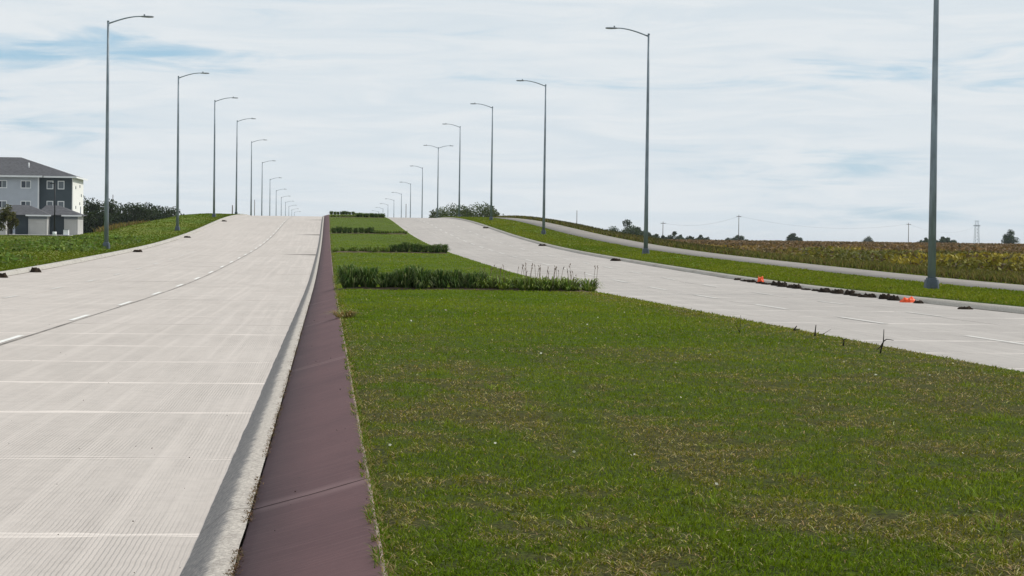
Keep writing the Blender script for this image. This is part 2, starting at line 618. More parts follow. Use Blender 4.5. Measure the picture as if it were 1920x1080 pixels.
KL, KR = -9.1, 13.0                 # outer kerb lines
ML, MR = 0.185, 5.70                # lawn edges
gx = nonuni([(-6000, -400, 400), (-400, -80, 20), (-80, -30, 3), (-30, -9.3, 0.7)])
gx = np.concatenate([gx[:-1], [-9.31, -9.30, 13.24, 13.25], nonuni([(13.9, 31, 0.7), (31, 80, 4), (80, 400, 20), (400, 6000, 400)])])
gy = nonuni([(-300, -20, 20), (-20, 40, 4), (40, 320, 2.5), (320, 800, 10), (800, 2000, 60), (2000, 9000, 500)])
GX, GY = np.meshgrid(gx, gy)
GZ = ground_z(GX, GY) + ground_uneven(GX, GY)
inside = (GX > -9.305) & (GX < 13.245)
GZ = np.where(inside, P(GY) - 0.5, GZ)
patch = fbm(GX * 0.22, GY * 0.08)
green = np.array([0.080, 0.135, 0.007]); olive = np.array([0.13, 0.15, 0.018]); soil = np.array([0.16, 0.12, 0.06]); far = np.array([0.11, 0.11, 0.05])
gc = green + (olive - green) * sstep(0.45, 0.7, patch)[..., None]
fld = (sstep(21.5, 24.5, GX + (patch - 0.5) * 3) * (GY > 20))[..., None]
gc = gc * (1 - fld) + soil * fld
lw = (sstep(-26, -34, GX) * sstep(60, 110, GY) * 0.4)[..., None]
gc = gc * (1 - lw) + olive * lw
ff = sstep(700, 1100, GY)[..., None]
gc = gc * (1 - ff) + far * ff


def grid_faces(ny, nx):
    i = np.arange(ny - 1)[:, None] * nx + np.arange(nx - 1)[None, :]
    return np.stack([i, i + 1, i + nx + 1, i + nx], -1).reshape(-1, 4)


g = obj('ground', mesh_np('ground', np.stack([GX, GY, GZ], -1).reshape(-1, 3), grid_faces(len(gy), len(gx)), M['ground'], gc.reshape(-1, 3), True))
tag(g, kind='structure')


def ribbon(name, xs_zs, ys, mat, parent=None, smooth=False):
    """a long strip: xs_zs = [(x, dz)] cross-section over the road profile"""
    xs = np.array([p[0] for p in xs_zs]); dz = np.array([p[1] for p in xs_zs])
    X, Y = np.meshgrid(xs, ys)
    Zv = P(Y) + dz[None, :]
    return obj(name, mesh_np(name, np.stack([X, Y, Zv], -1).reshape(-1, 3), grid_faces(len(ys), len(xs)), mat, None, smooth), parent)


ys_long = nonuni([(-30, 120, 3), (120, 480, 3), (480, 1200, 20)])
SLAB_END = JOINT0 + JOINT * 40

# ---- the two carriageways: bed beneath separate concrete slabs, plain sheet where the slabs can no longer be told apart


def carriageway(name, lanes, mat, label):
    x0, x1 = lanes[0], lanes[-1]
    ys_n = np.arange(-30, SLAB_END + 0.01, 3.0); ys_n[-1] = SLAB_END
    road = ribbon(name, [(x0 - 0.05, -0.06), (x1 + 0.05, -0.06)], ys_n, mat)
    tag(road, kind='structure')
    ys_f = nonuni([(SLAB_END + 0.004, 480, 3), (480, 1200, 20)])
    ribbon('far_pavement', [(x0 - 0.04, 0), (x1 + 0.04, 0)], ys_f, mat, road)
    gap = 0.006
    for k in range(-8, 40):
        a, b = JOINT0 + k * JOINT + gap / 2, JOINT0 + (k + 1) * JOINT - gap / 2
        for i in range(len(lanes) - 1):
            l, r = lanes[i] + (gap / 2 if i else 0), lanes[i + 1] - (gap / 2 if i < len(lanes) - 2 else 0)
            yy = [a, (a + b) / 2, b]
            dz = random.uniform(-0.0025, 0.0025)
            v, f = [], []
            for y in yy:
                z = float(P(y)) + dz
                v += [(l, y, z), (r, y, z), (l, y, z - 0.055), (r, y, z - 0.055)]
            for j in range(2):
                o = j * 4
                f += [(o, o + 1, o + 5, o + 4), (o, o + 4, o + 6, o + 2), (o + 1, o + 3, o + 7, o + 5)]
            f += [(0, 2, 3, 1), (8, 9, 11, 10)]
            me = bpy.data.meshes.new('slab')
            me.from_pydata(v, [], f)
            me.materials.append(mat)
            obj('slab', me, road)
    return road


LW = carriageway('left_road', [KL + 0.02, -6.15, -3.6, -0.49], M['road_left'], '')
RW = carriageway('right_road', [5.87, 8.7, 10.7, KR - 0.02], M['road_right'], '')


def dashes(road, x, w, y0, period, length, yend, mat, name='lane_dash'):
    y = y0
    while y < yend:
        yy = np.array([y, y + length / 2, y + length])
        ribbon(name, [(x - w / 2, 0.006), (x + w / 2, 0.006)], yy, mat, road)
        y += period


dashes(LW, -3.70, 0.08, 2.35, 7.65, 2.4, 250, M['paint'])
dashes(LW, -6.3, 0.09, 14.0, 7.65, 1.9, 110, M['faint_paint'])
dashes(RW, 8.82, 0.11, 4.2, 7.65, 3.2, 250, M['faint_paint'])
dashes(RW, 10.85, 0.09, 8.0, 7.65, 2.6, 250, M['faint_paint'])
# sealed lengthwise joint beside the dashes of the left road
ribbon('joint_seal', [(-3.625, 0.005), (-3.588, 0.005)], nonuni([(2, 120, 3), (120, 300, 3)]), simple('joint sealant', (0.19, 0.175, 0.16), 0.9, 0.35, 2.0, sc=(1, 0.4, 1)), LW)

# ---- kerbs
SEG = JOINT * 3
GAPK = 0.012


def seg_ribbon(name, section, a, b, mat, parent, wob=None):
    n = max(2, int((b - a) / 1.6) + 1) if wob is None else max(2, int((b - a) / 0.12))
    ys = np.linspace(a, b, n)
    xs = np.array([p[0] for p in section]); dz = np.array([p[1] for p in section])
    X, Y = np.meshgrid(xs, ys)
    Zv = P(Y) + dz[None, :]
    if wob is not None:
        X = X + (fbm(Y * 2.5 + 5, X * 0 + 3.0, 4) - 0.5) * 2 * np.array(wob)[None, :]
    return obj(name, mesh_np(name, np.stack([X, Y, Zv], -1).reshape(-1, 3), grid_faces(n, len(xs)), mat), parent)


def kerb_run(name, section, ystart, yend, mat, near_wob=False):
    (xa, za), (xb, zb) = section[0], section[-1]
    root = ribbon(name, [(xa, za - 0.05), (xb, zb - 0.05)], nonuni([(ystart, 480, 3), (480, 1200, 20)]), M['seam'])
    tag(root, kind='structure')
    k = -3
    while True:
        a, b = JOINT0 + k * SEG + GAPK / 2, JOINT0 + (k + 1) * SEG - GAPK / 2
        if a > yend: break
        nw = near_wob and a < 40
        o = seg_ribbon('kerb_stone', section, a, b, mat, root, [0.006] * (len(section) - 1) + [0.004] if nw else None)
        o.data.polygons.foreach_set('use_smooth', np.ones(len(o.data.polygons), dtype=bool))
        k += 1
    return root


kerb_run('median_kerb', [(-0.505, 0.002), (-0.482, 0.022), (-0.452, 0.050), (-0.422, 0.077), (-0.395, 0.097), (-0.372, 0.105), (-0.345, 0.1075), (-0.297, 0.109)], -30, 330, M['kerb_face'], True)
kerb_run('left_kerb', [(KL, 0.004), (KL - 0.03, 0.07), (KL - 0.06, 0.12), (KL - 0.09, 0.13), (KL - 0.235, 0.125)], -30, 330, M['kerb'])
kerb_run('right_kerb', [(KR, 0.004), (KR + 0.06, 0.06), (KR + 0.11, 0.092), (KR + 0.16, 0.104), (KR + 0.27, 0.11)], -30, 330, M['kerb_right'])
kerb_run('median_right_kerb', [(5.87, 0.004), (5.84, 0.09), (5.82, 0.14), (5.77, 0.155), (5.69, 0.158)], -30, 330, M['kerb'])

# ---- plum coloured sloping strip between kerb and lawn
strip = ribbon('median_strip', [(-0.300, 0.075), (0.18, 0.18)], nonuni([(-30, 480, 3), (480, 900, 20)]), M['mud'])
tag(strip, kind='structure')
k = -3
while JOINT0 + k * SEG < 330:
    a, b = JOINT0 + k * SEG + 0.010, JOINT0 + (k + 1) * SEG - 0.010
    n = max(3, int((b - a) / (0.12 if a < 40 else 2.0)))
    ys = np.linspace(a, b, n)
    sec = [(-0.293, 0.070), (-0.290, 0.103), (-0.05, 0.168), (0.174, 0.234), (0.184, 0.2335), (0.190, 0.15)]
    xs = np.array([p[0] for p in sec]); dz = np.array([p[1] for p in sec])
    X, Y = np.meshgrid(xs, ys)
    Zv = P(Y) + dz[None, :]
    if a < 40:
        X = X + (fbm(Y * 3.0, X * 0 + 7.0, 4) - 0.5) * 2 * np.array([0.0, 0.002, 0, 0.0, 0.004, 0.005])[None, :]
    obj('strip_panel', mesh_np('strip_panel', np.stack([X, Y, Zv], -1).reshape(-1, 3), grid_faces(n, len(xs)), M['strip']), strip)
    k += 1

# ---- lawn between the carriageways
lx = np.concatenate([[0.176, 0.19], np.arange(0.24, 3.0, 0.08), np.arange(3.0, 5.5, 0.15), [5.58, MR]])
ly = nonuni([(-20, 4, 1.0), (4, 16, 0.08), (16, 24, 0.16), (24, 60, 0.6), (60, 480, 3), (480, 1200, 20)])


def lawn_base(x, y):
    e = np.interp(x, [0.17, 0.19, 0.3, 0.6, 3.0, 5.2, 5.6, MR], [0.17, 0.222, 0.235, 0.24, 0.25, 0.24, 0.215, 0.16])
    return P(y) + e


def lawn_z(x, y):
    near = sstep(-10, 0, y) * sstep(0.19, 0.5, x) * (1 - sstep(5.1, 5.5, x))
    return lawn_base(x, y) + ((fbm(x * 1.6, y * 1.6, 4) - 0.5) * 0.04 + (fbm(x * 9 + 3, y * 7, 3) - 0.5) * 0.022) * near


def lawn_dry(x, y):
    """how thin and straw-coloured the turf is: 0 lush .. 1 bare thatch"""
    base = fbm(x * 1.3 + 3, y * 0.75 + 1, 4)
    det = fbm(x * 3.5, y * 2.2 + 40, 3)
    det2 = fbm(x * 9, y * 5 + 11, 3)
    d = sstep(0.39, 0.62, base * 0.42 + det * 0.30 + det2 * 0.28)
    lush = np.exp(-((x - 1.38 - 0.12 * np.sin(y * 0.5) - 0.012 * (y - 9)) / 0.17) ** 2)
    lush2 = np.exp(-((x - 3.5 - 0.2 * np.sin(y * 0.3 + 1)) / 0.3) ** 2) * 0.8
    near = 1 - sstep(13, 27, y)
    edge = (1 - sstep(0.2, 0.38, x)) * 0.4 + sstep(4.2, 5.2, x) * 0.75 * (1 - sstep(35, 60, y)) * det * 1.6
    return np.clip(d * (0.16 + 0.95 * near) * (1 - 0.9 * lush) * (1 - 0.7 * lush2) + edge * (0.35 + det), 0, 1)


LX, LY = np.meshgrid(lx, ly)
LZ = lawn_z(LX, LY)
dry = lawn_dry(LX, LY)[..., None]
lushc = np.array([0.075, 0.118, 0.008]); dryc = np.array([0.095, 0.095, 0.020])
lvar = fbm(LX * 0.5 + 9, LY * 0.25, 3)[..., None]
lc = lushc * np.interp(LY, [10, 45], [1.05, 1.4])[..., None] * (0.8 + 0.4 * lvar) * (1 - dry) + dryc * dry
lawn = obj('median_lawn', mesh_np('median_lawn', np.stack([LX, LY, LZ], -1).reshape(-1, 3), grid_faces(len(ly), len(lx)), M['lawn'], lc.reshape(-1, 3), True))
tag(lawn, kind='structure')

# ---- trail beside the right verge
tx0, tx1 = 17.45, 19.75
tr = ribbon('trail', [(tx0 - 0.02, 0.05), (tx0, 0.135), ((tx0 + tx1) / 2, 0.15), (tx1, 0.135), (tx1 + 0.02, 0.05)], ys_long, M['trail'])
tag(tr, kind='structure')


# ------------------------------------------------------------------ vegetation builders
def blades_mesh(name, x, y, z, length, width, lean, col, mat, bend=0.5):
    """tapered two-segment blades, facing any way; arrays of N"""
    N = len(x)
    az = rng.random(N) * 2 * np.pi
    la = rng.random(N) * 2 * np.pi
    sx, sy = np.cos(az) * width / 2, np.sin(az) * width / 2
    dx, dy = np.cos(la) * np.sin(lean), np.sin(la) * np.sin(lean)
    dzv = np.cos(lean)
    mx, my, mz = x + dx * length * 0.5, y + dy * length * 0.5, z + dzv * length * 0.55
    tx, ty, tz = x + dx * length * (1 + bend), y + dy * length * (1 + bend), z + dzv * length * (1 - 0.25 * bend)
    v = np.empty((N, 5, 3), np.float32)
    v[:, 0] = np.stack([x - sx, y - sy, z - 0.004], -1)
    v[:, 1] = np.stack([x + sx, y + sy, z - 0.004], -1)
    v[:, 2] = np.stack([mx - sx * 0.8, my - sy * 0.8, mz], -1)
    v[:, 3] = np.stack([mx + sx * 0.8, my + sy * 0.8, mz], -1)
    v[:, 4] = np.stack([tx, ty, tz], -1)
    b = (np.arange(N) * 5)[:, None, None]
    f = (b + np.array([[0, 1, 3], [0, 3, 2], [2, 3, 4]])[None]).reshape(-1, 3)
    c = np.repeat(col[:, None, :], 5, 1)
    c[:, :2] *= 0.8
    return mesh_np(name, v.reshape(-1, 3), f, mat, c.reshape(-1, 3))


def leaf_quads(name, c, size, col, mat, flat=0.5, long=1.6):
    """little pointed leaves at centres c (N,3)"""
    N = len(c)
    a = rng.normal(size=(N, 3)); a[:, 2] *= flat
    a /= np.linalg.norm(a, axis=1)[:, None] + 1e-9
    b = rng.normal(size=(N, 3))
    b -= a * (a * b).sum(1)[:, None]
    b /= np.linalg.norm(b, axis=1)[:, None] + 1e-9
    s = size[:, None] / 2
    v = np.empty((N, 4, 3), np.float32)
    v[:, 0] = c - a * s * long
    v[:, 1] = c + b * s
    v[:, 2] = c + a * s * long
    v[:, 3] = c - b * s
    f = np.arange(N * 4).reshape(-1, 4)
    cc = np.repeat(col[:, None, :], 4, 1)
    return mesh_np(name, v.reshape(-1, 3), f, mat, cc.reshape(-1, 3))


def jitter_col(base, n, amt=0.25):
    base = np.asarray(base, float)
    v = 1 + (rng.random((n, 1)) - 0.5) * 2 * amt
    h = 1 + (rng.random((n, 3)) - 0.5) * amt * 0.6
    return np.clip(base[None] * v * h, 0, 1)


# ---- lawn turf
def sample_y(n, a, b, p):
    """density in y proportional to y^-p"""
    u = rng.random(n)
    q = 1 - p
    return (a ** q + u * (b ** q - a ** q)) ** (1 / q)


n = 520000
by = sample_y(n, 5.2, 230, 1.9)
bx = ML - 0.006 + rng.random(n) * (MR - ML - 0.014)
keep = bx < 0.40 * by + 0.4
bx, by = bx[keep], by[keep]
bd = lawn_dry(bx, by)
hole = sstep(0.60, 0.68, fbm(bx * 16 + 5, by * 9, 2)) * (0.35 + bd) * (1 - sstep(18, 34, by))
keep = rng.random(len(bx)) > np.maximum(bd * 0.3, hole)
bx, by, bd = bx[keep], by[keep], bd[keep]
# bare bed strips stay free
BEDS = [45.0, 98.5, 150.0, 208.0, 258.0]
for yb in BEDS:
    k_ = np.abs(by - yb - 0.2) > (0.55 if yb < 60 else 0.7)
    bx, by, bd = bx[k_], by[k_], bd[k_]
n = len(bx)
isdry = rng.random(n) < bd * 0.45 + 0.06 * (1 - sstep(15, 40, by))
sc_ = np.clip(by / 11.0, 1, 9)
ln = np.where(isdry, 0.014 + 0.028 * rng.random(n) ** 1.5, 0.010 + 0.022 * rng.random(n) ** 1.5) * np.clip(by / 20, 1, 1.5)
wd = (0.0028 + 0.002 * rng.random(n)) * sc_
lean = np.where(isdry, 1.0 + 0.5 * rng.random(n), 0.3 + 0.9 * rng.random(n))
tone_ = fbm(bx * 0.6 + 2, by * 0.3 + 8, 4)[:, None]
gcol = np.array([0.064, 0.124, 0.005]) * (1 - tone_) + np.array([0.150, 0.190, 0.011]) * tone_
vr = np.interp(by, [8, 40], [1.2, 0.4])[:, None]
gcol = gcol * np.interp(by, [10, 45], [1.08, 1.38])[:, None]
gcol = gcol * (1 + bd[:, None] * np.array([0.15, -0.18, 0.3]))
gcol = gcol * (1 - vr / 2 + vr * rng.random((n, 1)))
dcol = jitter_col((0.38, 0.315, 0.15), n, 0.55)
bc = np.where(isdry[:, None], dcol, gcol)
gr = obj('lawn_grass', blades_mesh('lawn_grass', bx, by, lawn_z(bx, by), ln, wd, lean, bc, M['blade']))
tag(gr, 'short patchy green turf with straw coloured bare patches on the median', 'grass', kind='stuff')

# ragged turf edge spilling over the strip
n = 9000
ey = sample_y(n, 5.5, 60, 1.5)
ex = ML - 0.012 + rng.random(n) * 0.05 - 0.02 * (fbm(ey * 3, ey * 0 + 1, 3) > 0.55)
ed_ = rng.random(n) < 0.35
ec = np.where(ed_[:, None], jitter_col((0.30, 0.24, 0.12), n, 0.5), jitter_col((0.085, 0.14, 0.008), n, 0.5))
o = obj('edge_grass', blades_mesh('edge_grass', ex, ey, np.maximum(lawn_z(ex, ey), P(ey) + 0.228), 0.014 + 0.03 * rng.random(n) ** 2, 0.0035 * np.clip(ey / 11, 1, 5), 0.4 + 0.9 * rng.random(n), ec, M['blade']))
tag(o, 'ragged grass fringe along the plum strip', 'grass', kind='stuff')

# ---- verge grass on both sides, and rougher weeds further out
n = 190000
vy = sample_y(n, 34, 320, 1.3)
side = rng.random(n) < 0.5
vx = np.where(side, -9.35 - rng.random(n) ** 1.5 * 30, np.where(rng.random(n) < 0.72, 13.3 + rng.random(n) * 4.1, 19.8 + rng.random(n) * 2.2))
keep = (vx > -0.17 * vy - 4) & (vx < 0.36 * vy + 2)
vx, vy = vx[keep], vy[keep]
n = len(vx)
tone_ = fbm(vx * 0.5, vy * 0.12 + 3, 4)[:, None]
lft = (vx < 0)[:, None]
vc = np.array([0.070, 0.120, 0.007]) * (1 - tone_) + np.array([0.150, 0.180, 0.016]) * tone_
vc = np.where(lft, vc * 0.9, vc * np.array([1.25, 1.18, 1.3])) * (0.8 + 0.4 * rng.random((n, 1)))
dr = rng.random(n) < 0.04
vc = np.where(dr[:, None], jitter_col((0.24, 0.2, 0.09), n, 0.3), vc)
ln = 0.025 + 0.05 * rng.random(n) * (0.4 + tone_[:, 0] * 1.2)
g2 = obj('verge_grass', blades_mesh('verge_grass', vx, vy, ground_z(vx, vy) + ground_uneven(vx, vy), ln, 0.02 + vy * 0.00045, 0.2 + 0.7 * rng.random(n), vc, M['blade']))
tag(g2, 'mown green grass on the verges beside both roads', 'grass', kind='stuff')


def weeds(name, label, x, y, h0, h1, colors, mat, w=0.03, leaves=3):
    n = len(x)
    x = np.repeat(x, leaves) + rng.normal(size=n * leaves) * 0.08
    y = np.repeat(y, leaves) + rng.normal(size=n * leaves) * 0.08
    n = len(x)
    pick = rng.integers(0, len(colors), n)
    c = np.array(colors)[pick] * (0.65 + 0.7 * rng.random((n, 1)))
    ln = h0 + (h1 - h0) * rng.random(n) ** 1.3
    o = obj(name, blades_mesh(name, x, y, ground_z(x, y) + ground_uneven(x, y), ln, w + y * 0.0003, 0.08 + 0.4 * rng.random(n), c, mat))
    tag(o, label, 'weeds', kind='stuff')
    return o


# tan weeds down the left embankment
n = 11000
wy = 120 + rng.random(n) * 190
wx = -14.2 - rng.random(n) * 15 - (wy - 120) * 0.03
keep = (fbm(wx * 0.3, wy * 0.07, 3) > 0.36) & (wx / wy > -0.103 + 0.01 * rng.random(n))
weeds('tall_weeds', 'tan seeding weeds on the bank below the tree row', wx[keep], wy[keep], 0.2, 0.6,
      [(0.17, 0.13, 0.045), (0.21, 0.16, 0.07), (0.10, 0.11, 0.03), (0.15, 0.10, 0.05)], M['blade'])
# shoulder growth between the trail and the crop
n = 26000
wy = sample_y(n, 45, 300, 1.1)
wx = 19.95 + rng.random(n) ** 1.2 * 3.6
weeds('trailside_weeds', 'olive weeds between the trail and the bean field', wx, wy, 0.08, 0.36,
      [(0.11, 0.12, 0.03), (0.16, 0.14, 0.05), (0.075, 0.09, 0.02), (0.13, 0.10, 0.045)], M['blade'], 0.02)
n = 9000
wy = 115 + rng.random(n) * 160
wx = 20.15 + rng.random(n) * 2.0
weeds('bank_brush', 'dark brush along the far edge of the rising trail', wx, wy, 0.12, 0.42,
      [(0.06, 0.065, 0.02), (0.085, 0.075, 0.03), (0.05, 0.06, 0.02), (0.12, 0.10, 0.05)], M['blade'], 0.04)
# broad-leaved weeds scattered over the left verge
n = 900
wy = 62 + rng.random(n) * 70
wx = -10.2 - rng.random(n) * 8
keep = fbm(wx * 0.4 + 3, wy * 0.12, 3) > 0.5
wx, wy = wx[keep], wy[keep]
rx = np.repeat(wx, 9) + rng.normal(size=len(wx) * 9) * 0.12
ry = np.repeat(wy, 9) + rng.normal(size=len(wx) * 9) * 0.2
rz_ = ground_z(rx, ry) + ground_uneven(rx, ry) + 0.05 + 0.16 * rng.random(len(rx))
o = obj('broadleaf_weeds', leaf_quads('broadleaf_weeds', np.stack([rx, ry, rz_], -1), 0.07 + 0.08 * rng.random(len(rx)), jitter_col((0.11, 0.16, 0.03), len(rx), 0.4), M['leaf']))
tag(o, 'pale broad-leaved weeds scattered in the apartment-side verge', 'weeds', kind='stuff')

# ---- bean field right of the trail
n = 230000
fy = sample_y(n, 48, 740, 1.25)
fx0 = np.interp(fy, [85, 140], [23.0, 29.0])
fx = fx0 + rng.random(n) * (0.40 * fy + 8 - fx0).clip(1, None)
keep = (0.40 * fy + 8 > fx0 + 0.5) & (fx - fx0 > (fbm(fy * 0.1, fy * 0 + 2, 3) - 0.5) * 2)
fx, fy = fx[keep], fy[keep]
n = len(fx)
row = np.round(fx / 0.76) * 0.76
fx = np.where(fy < 160, row + rng.normal(size=n) * 0.17, fx)
hv = rng.random(n) ** 0.6
hgt = (0.62 + 0.42 * fbm(fx * 0.25, fy * 0.12, 4)) * sstep(22.4, 24.5, fx)
fz = ground_z(fx, fy) + ground_uneven(fx, fy) + 0.06 + hv * hgt
depth = (fx - 23) * 0.9 + (fbm(fx * 0.09, fy * 0.04 + 5, 4) - 0.5) * 34
yel = (1 - sstep(2, 14, depth))[:, None]
ygr = fbm(fx * 0.13 + 11, fy * 0.03, 4)[:, None]
ycol = np.array([0.30, 0.235, 0.025]) * sstep(0.4, 0.6, ygr) + np.array([0.115, 0.12, 0.025]) * (1 - sstep(0.4, 0.6, ygr))
bcol = np.array([0.165, 0.108, 0.058]) * (0.7 + 0.6 * ygr)
fc = (ycol * yel + bcol * (1 - yel)) * (0.5 + 0.95 * rng.random((n, 1)))
mixb = rng.random(n) < 0.16
fc = np.where(mixb[:, None], jitter_col((0.10, 0.075, 0.035), n, 0.4), fc)
low = (1 - hv)[:, None]
o = obj('bean_crop', leaf_quads('bean_crop', np.stack([fx, fy, fz], -1), (0.10 + 0.08 * rng.random(n)) * np.clip(fy / 110, 0.9, 3.2), fc, M['crop'], 0.8, 1.5))
tag(o, 'ripening yellow and brown bean crop filling the field beyond the trail', 'crop', kind='stuff')


# ------------------------------------------------------------------ planting beds across the median
def bed_soil(y, w):
    x0, x1 = 0.24, 5.35
    xs = np.linspace(x0, x1, 22); ys = np.linspace(y - w, y + w, 7)
    X, Y = np.meshgrid(xs, ys)
    edge = np.minimum(np.minimum((X - x0) / 0.2, (x1 - X) / 0.2), np.minimum((Y - ys[0]) / 0.25, (ys[-1] - Y) / 0.25)).clip(0, 1)
    Zv = lawn_base(X, Y) + 0.004 + edge * (0.025 + 0.03 * fbm(X * 4, Y * 4, 3))
    o = obj('planting_bed', mesh_np('planting_bed', np.stack([X, Y, Zv], -1).reshape(-1, 3), grid_faces(len(ys), len(xs)), M['mulch'], None, True))
    tag(o, kind='structure')


def grass_clump_mesh(n=420, h=0.42, spread=0.34, base=(0.045, 0.085, 0.018), w0=0.014, segs=6, pale_share=0.2):
    r = 0.12 * np.sqrt(rng.random(n)); a = rng.random(n) * 2 * np.pi
    x, y = r * np.cos(a), r * np.sin(a)
    out = a + rng.normal(size=n) * 0.4
    u = rng.random(n)                                   # 0 = low outer blade falling to the ground, 1 = tall inner blade
    L = h * (0.32 + 0.75 * u); sp = spread * (1.05 - 0.55 * u) * (0.75 + 0.5 * rng.random(n))
    fall = 2.75 - 0.75 * u
    w = w0 * (0.75 + 0.6 * rng.random(n))
    v = np.empty((n, segs * 2, 3), np.float32)
    sx, sy = -np.sin(out), np.cos(out)
    for s in range(segs):
        t = s / (segs - 1)
        rad = sp * t ** 1.1
        zz = L * np.sin(t * fall)
        wd = w * (1 - 0.9 * t ** 2) / 2
        cx, cy = x + np.cos(out) * rad, y + np.sin(out) * rad
        v[:, s * 2] = np.stack([cx - sx * wd, cy - sy * wd, zz], -1)
        v[:, s * 2 + 1] = np.stack([cx + sx * wd, cy + sy * wd, zz], -1)
    b = (np.arange(n) * segs * 2)[:, None, None]
    q = np.array([[2 * s, 2 * s + 1, 2 * s + 3, 2 * s + 2] for s in range(segs - 1)])
    f = (b + q[None]).reshape(-1, 4)
    c = jitter_col(base, n, 0.45)
    pale = rng.random(n) < pale_share
    c[pale] = jitter_col((0.17, 0.20, 0.075), pale.sum(), 0.25)
    cc = np.repeat(c[:, None, :], segs * 2, 1)
    tip = rng.random(n) < 0.4                           # bleached tips, painted in to strengthen the clump's shading contrast
    cc[tip, -4:] = cc[tip, -4:] * 1.5 + np.array([0.05, 0.05, 0.02])
    return v.reshape(-1, 3), f, cc.reshape(-1, 3)


clump_meshes = []
for i in range(4):
    v, f, c = grass_clump_mesh(300, 0.43, 0.29, (0.048, 0.090, 0.018), 0.019, 6, 0.16)
    clump_meshes.append(mesh_np('grass_clump', v, f, M['leaf'], c))
lily_meshes = []
for i in range(4):
    v, f, c = grass_clump_mesh(62, 0.25, 0.25, (0.105, 0.155, 0.026), 0.030, 5, 0.12)
    v = v.copy(); 
    lily_meshes.append(mesh_np('lily_leaves', v, f, M['leaf'], c))


def stalk_mesh(seed):
    r = random.Random(seed)
    mb = MB()
    lx_, ly_ = r.uniform(-0.08, 0.08), r.uniform(-0.05, 0.05)
    h = r.uniform(0.36, 0.54)
    mb.tube([(0, 0, 0), (lx_ * 0.3, ly_ * 0.3, h * 0.5), (lx_, ly_, h)], [0.0045, 0.004, 0.003], 5)
    for q in range(r.randint(1, 3)):
        a = r.uniform(0, 6.28); t = r.uniform(0.86, 0.99)
        mb.tube([(lx_ * t, ly_ * t, h * t - 0.004), (lx_ * t + math.cos(a) * 0.02, ly_ * t + math.sin(a) * 0.02, h * t + 0.03)], [0.003, 0.006], 4)
    return mb.mesh('flower_stalk', M['deadstalk'])


STALKS = [stalk_mesh(i) for i in range(7)]
ORD = ['first', 'second', 'third', 'fourth', 'fifth', 'sixth', 'seventh', 'eighth', 'ninth', 'tenth', 'eleventh', 'twelfth', 'thirteenth', 'fourteenth', 'fifteenth', 'sixteenth', 'seventeenth', 'eighteenth', 'nineteenth', 'twentieth', 'twenty-first', 'twenty-second']
BED_WORDS = {0: 'lowest bed', 1: 'second bed uphill', 2: 'third bed uphill', 3: 'bed below the crest', 4: 'bed at the crest'}


def ornamental(x, y, s, bed, which):
    o = obj('ornamental_grass', random.choice(clump_meshes), None, (x, y, float(lawn_base(x, y)) + 0.015))
    o.scale = (s * random.uniform(0.85, 1.15), s * random.uniform(0.85, 1.15), s * random.uniform(0.9, 1.1))
    o.rotation_euler = (random.uniform(-.08, .08), random.uniform(-.08, .08), random.uniform(0, 6.28))
    tag(o, 'dark arching grass clump, %s, %s' % (which, BED_WORDS[bed]), 'ornamental grass', kind='thing', group='grass clumps of planting bed %s' % ('one', 'two', 'three', 'four', 'five')[bed])


def lily(x, y, s, bed, stalks, which):
    root = empty('daylily', (x, y, float(lawn_base(x, y)) + 0.012), random.uniform(0, 6.28))
    root.scale = (s, s, s)
    obj('leaves', random.choice(lily_meshes), root)
    if stalks:
        for q in range(stalks):
            obj('flower_stalk', random.choice(STALKS), root, (random.uniform(-.15, .15), random.uniform(-.15, .15), 0)).rotation_euler = (0, 0, random.uniform(-.6, .6))
        tag(root, 'daylily with dry stalks, %s, %s' % (which, BED_WORDS[bed]), 'daylily', 'stalked daylilies of planting bed %s' % ('one', 'two', 'three', 'four', 'five')[bed])
    else:
        tag(root, 'low stalkless daylily, %s, %s' % (which, BED_WORDS[bed]), 'daylily', 'daylilies of planting bed %s' % ('one', 'two', 'three', 'four', 'five')[bed])


for i, yb in enumerate(BEDS):
    bed_soil(yb + 0.25, 0.52 if i == 0 else 0.7)
    grass_left = i % 2 == 0
    xs_g = np.linspace(0.5, 2.95, 8) if grass_left else np.linspace(2.9, 5.15, 9)
    xs_l = np.linspace(3.1, 5.25, 11) if grass_left else np.linspace(0.4, 2.7, 9)
    for q, x in enumerate(xs_g):
        wq = ORD[q] + ' from the plum strip' if grass_left else ORD[len(xs_g) - 1 - q] + ' from the right road'
        ornamental(x + random.uniform(-.06, .06), yb + random.uniform(-.12, .12), random.uniform(0.74, 1.06) if i == 0 else random.uniform(0.8, 1.0), i, ('downhill row, ' if i == 0 else '') + wq)
        if i == 0:
            ornamental(x + random.uniform(-.12, .12), yb + 0.5 + random.uniform(-.12, .12), random.uniform(0.75, 1.05), i, 'uphill row, ' + wq)
    for q, x in enumerate(xs_l):
        wq = ORD[len(xs_l) - 1 - q] + ' from the right road' if grass_left else ORD[q] + ' from the plum strip'
        lily(x + random.uniform(-.06, .06), yb + random.uniform(-.18, .18), random.uniform(0.85, 1.1), i, random.randint(2, 4) if (i == 0 and x > 3.2) else 0, ('downhill row, ' if i == 0 else '') + wq)
        if i == 0:
            lily(x + random.uniform(-.1, .1), yb + random.uniform(.35, .5), random.uniform(0.85, 1.1), i, random.randint(1, 3) if x > 3.0 else 0, 'uphill row, ' + wq)
o_ = obj('ornamental_grass', clump_meshes[1], None, (3.12, 45.2, float(lawn_base(3.12, 45.2)) + 0.01))
o_.scale = (0.7, 0.7, 0.75)
tag(o_, 'small lone dark grass clump among the daylilies of the lowest bed', 'ornamental grass', kind='thing')

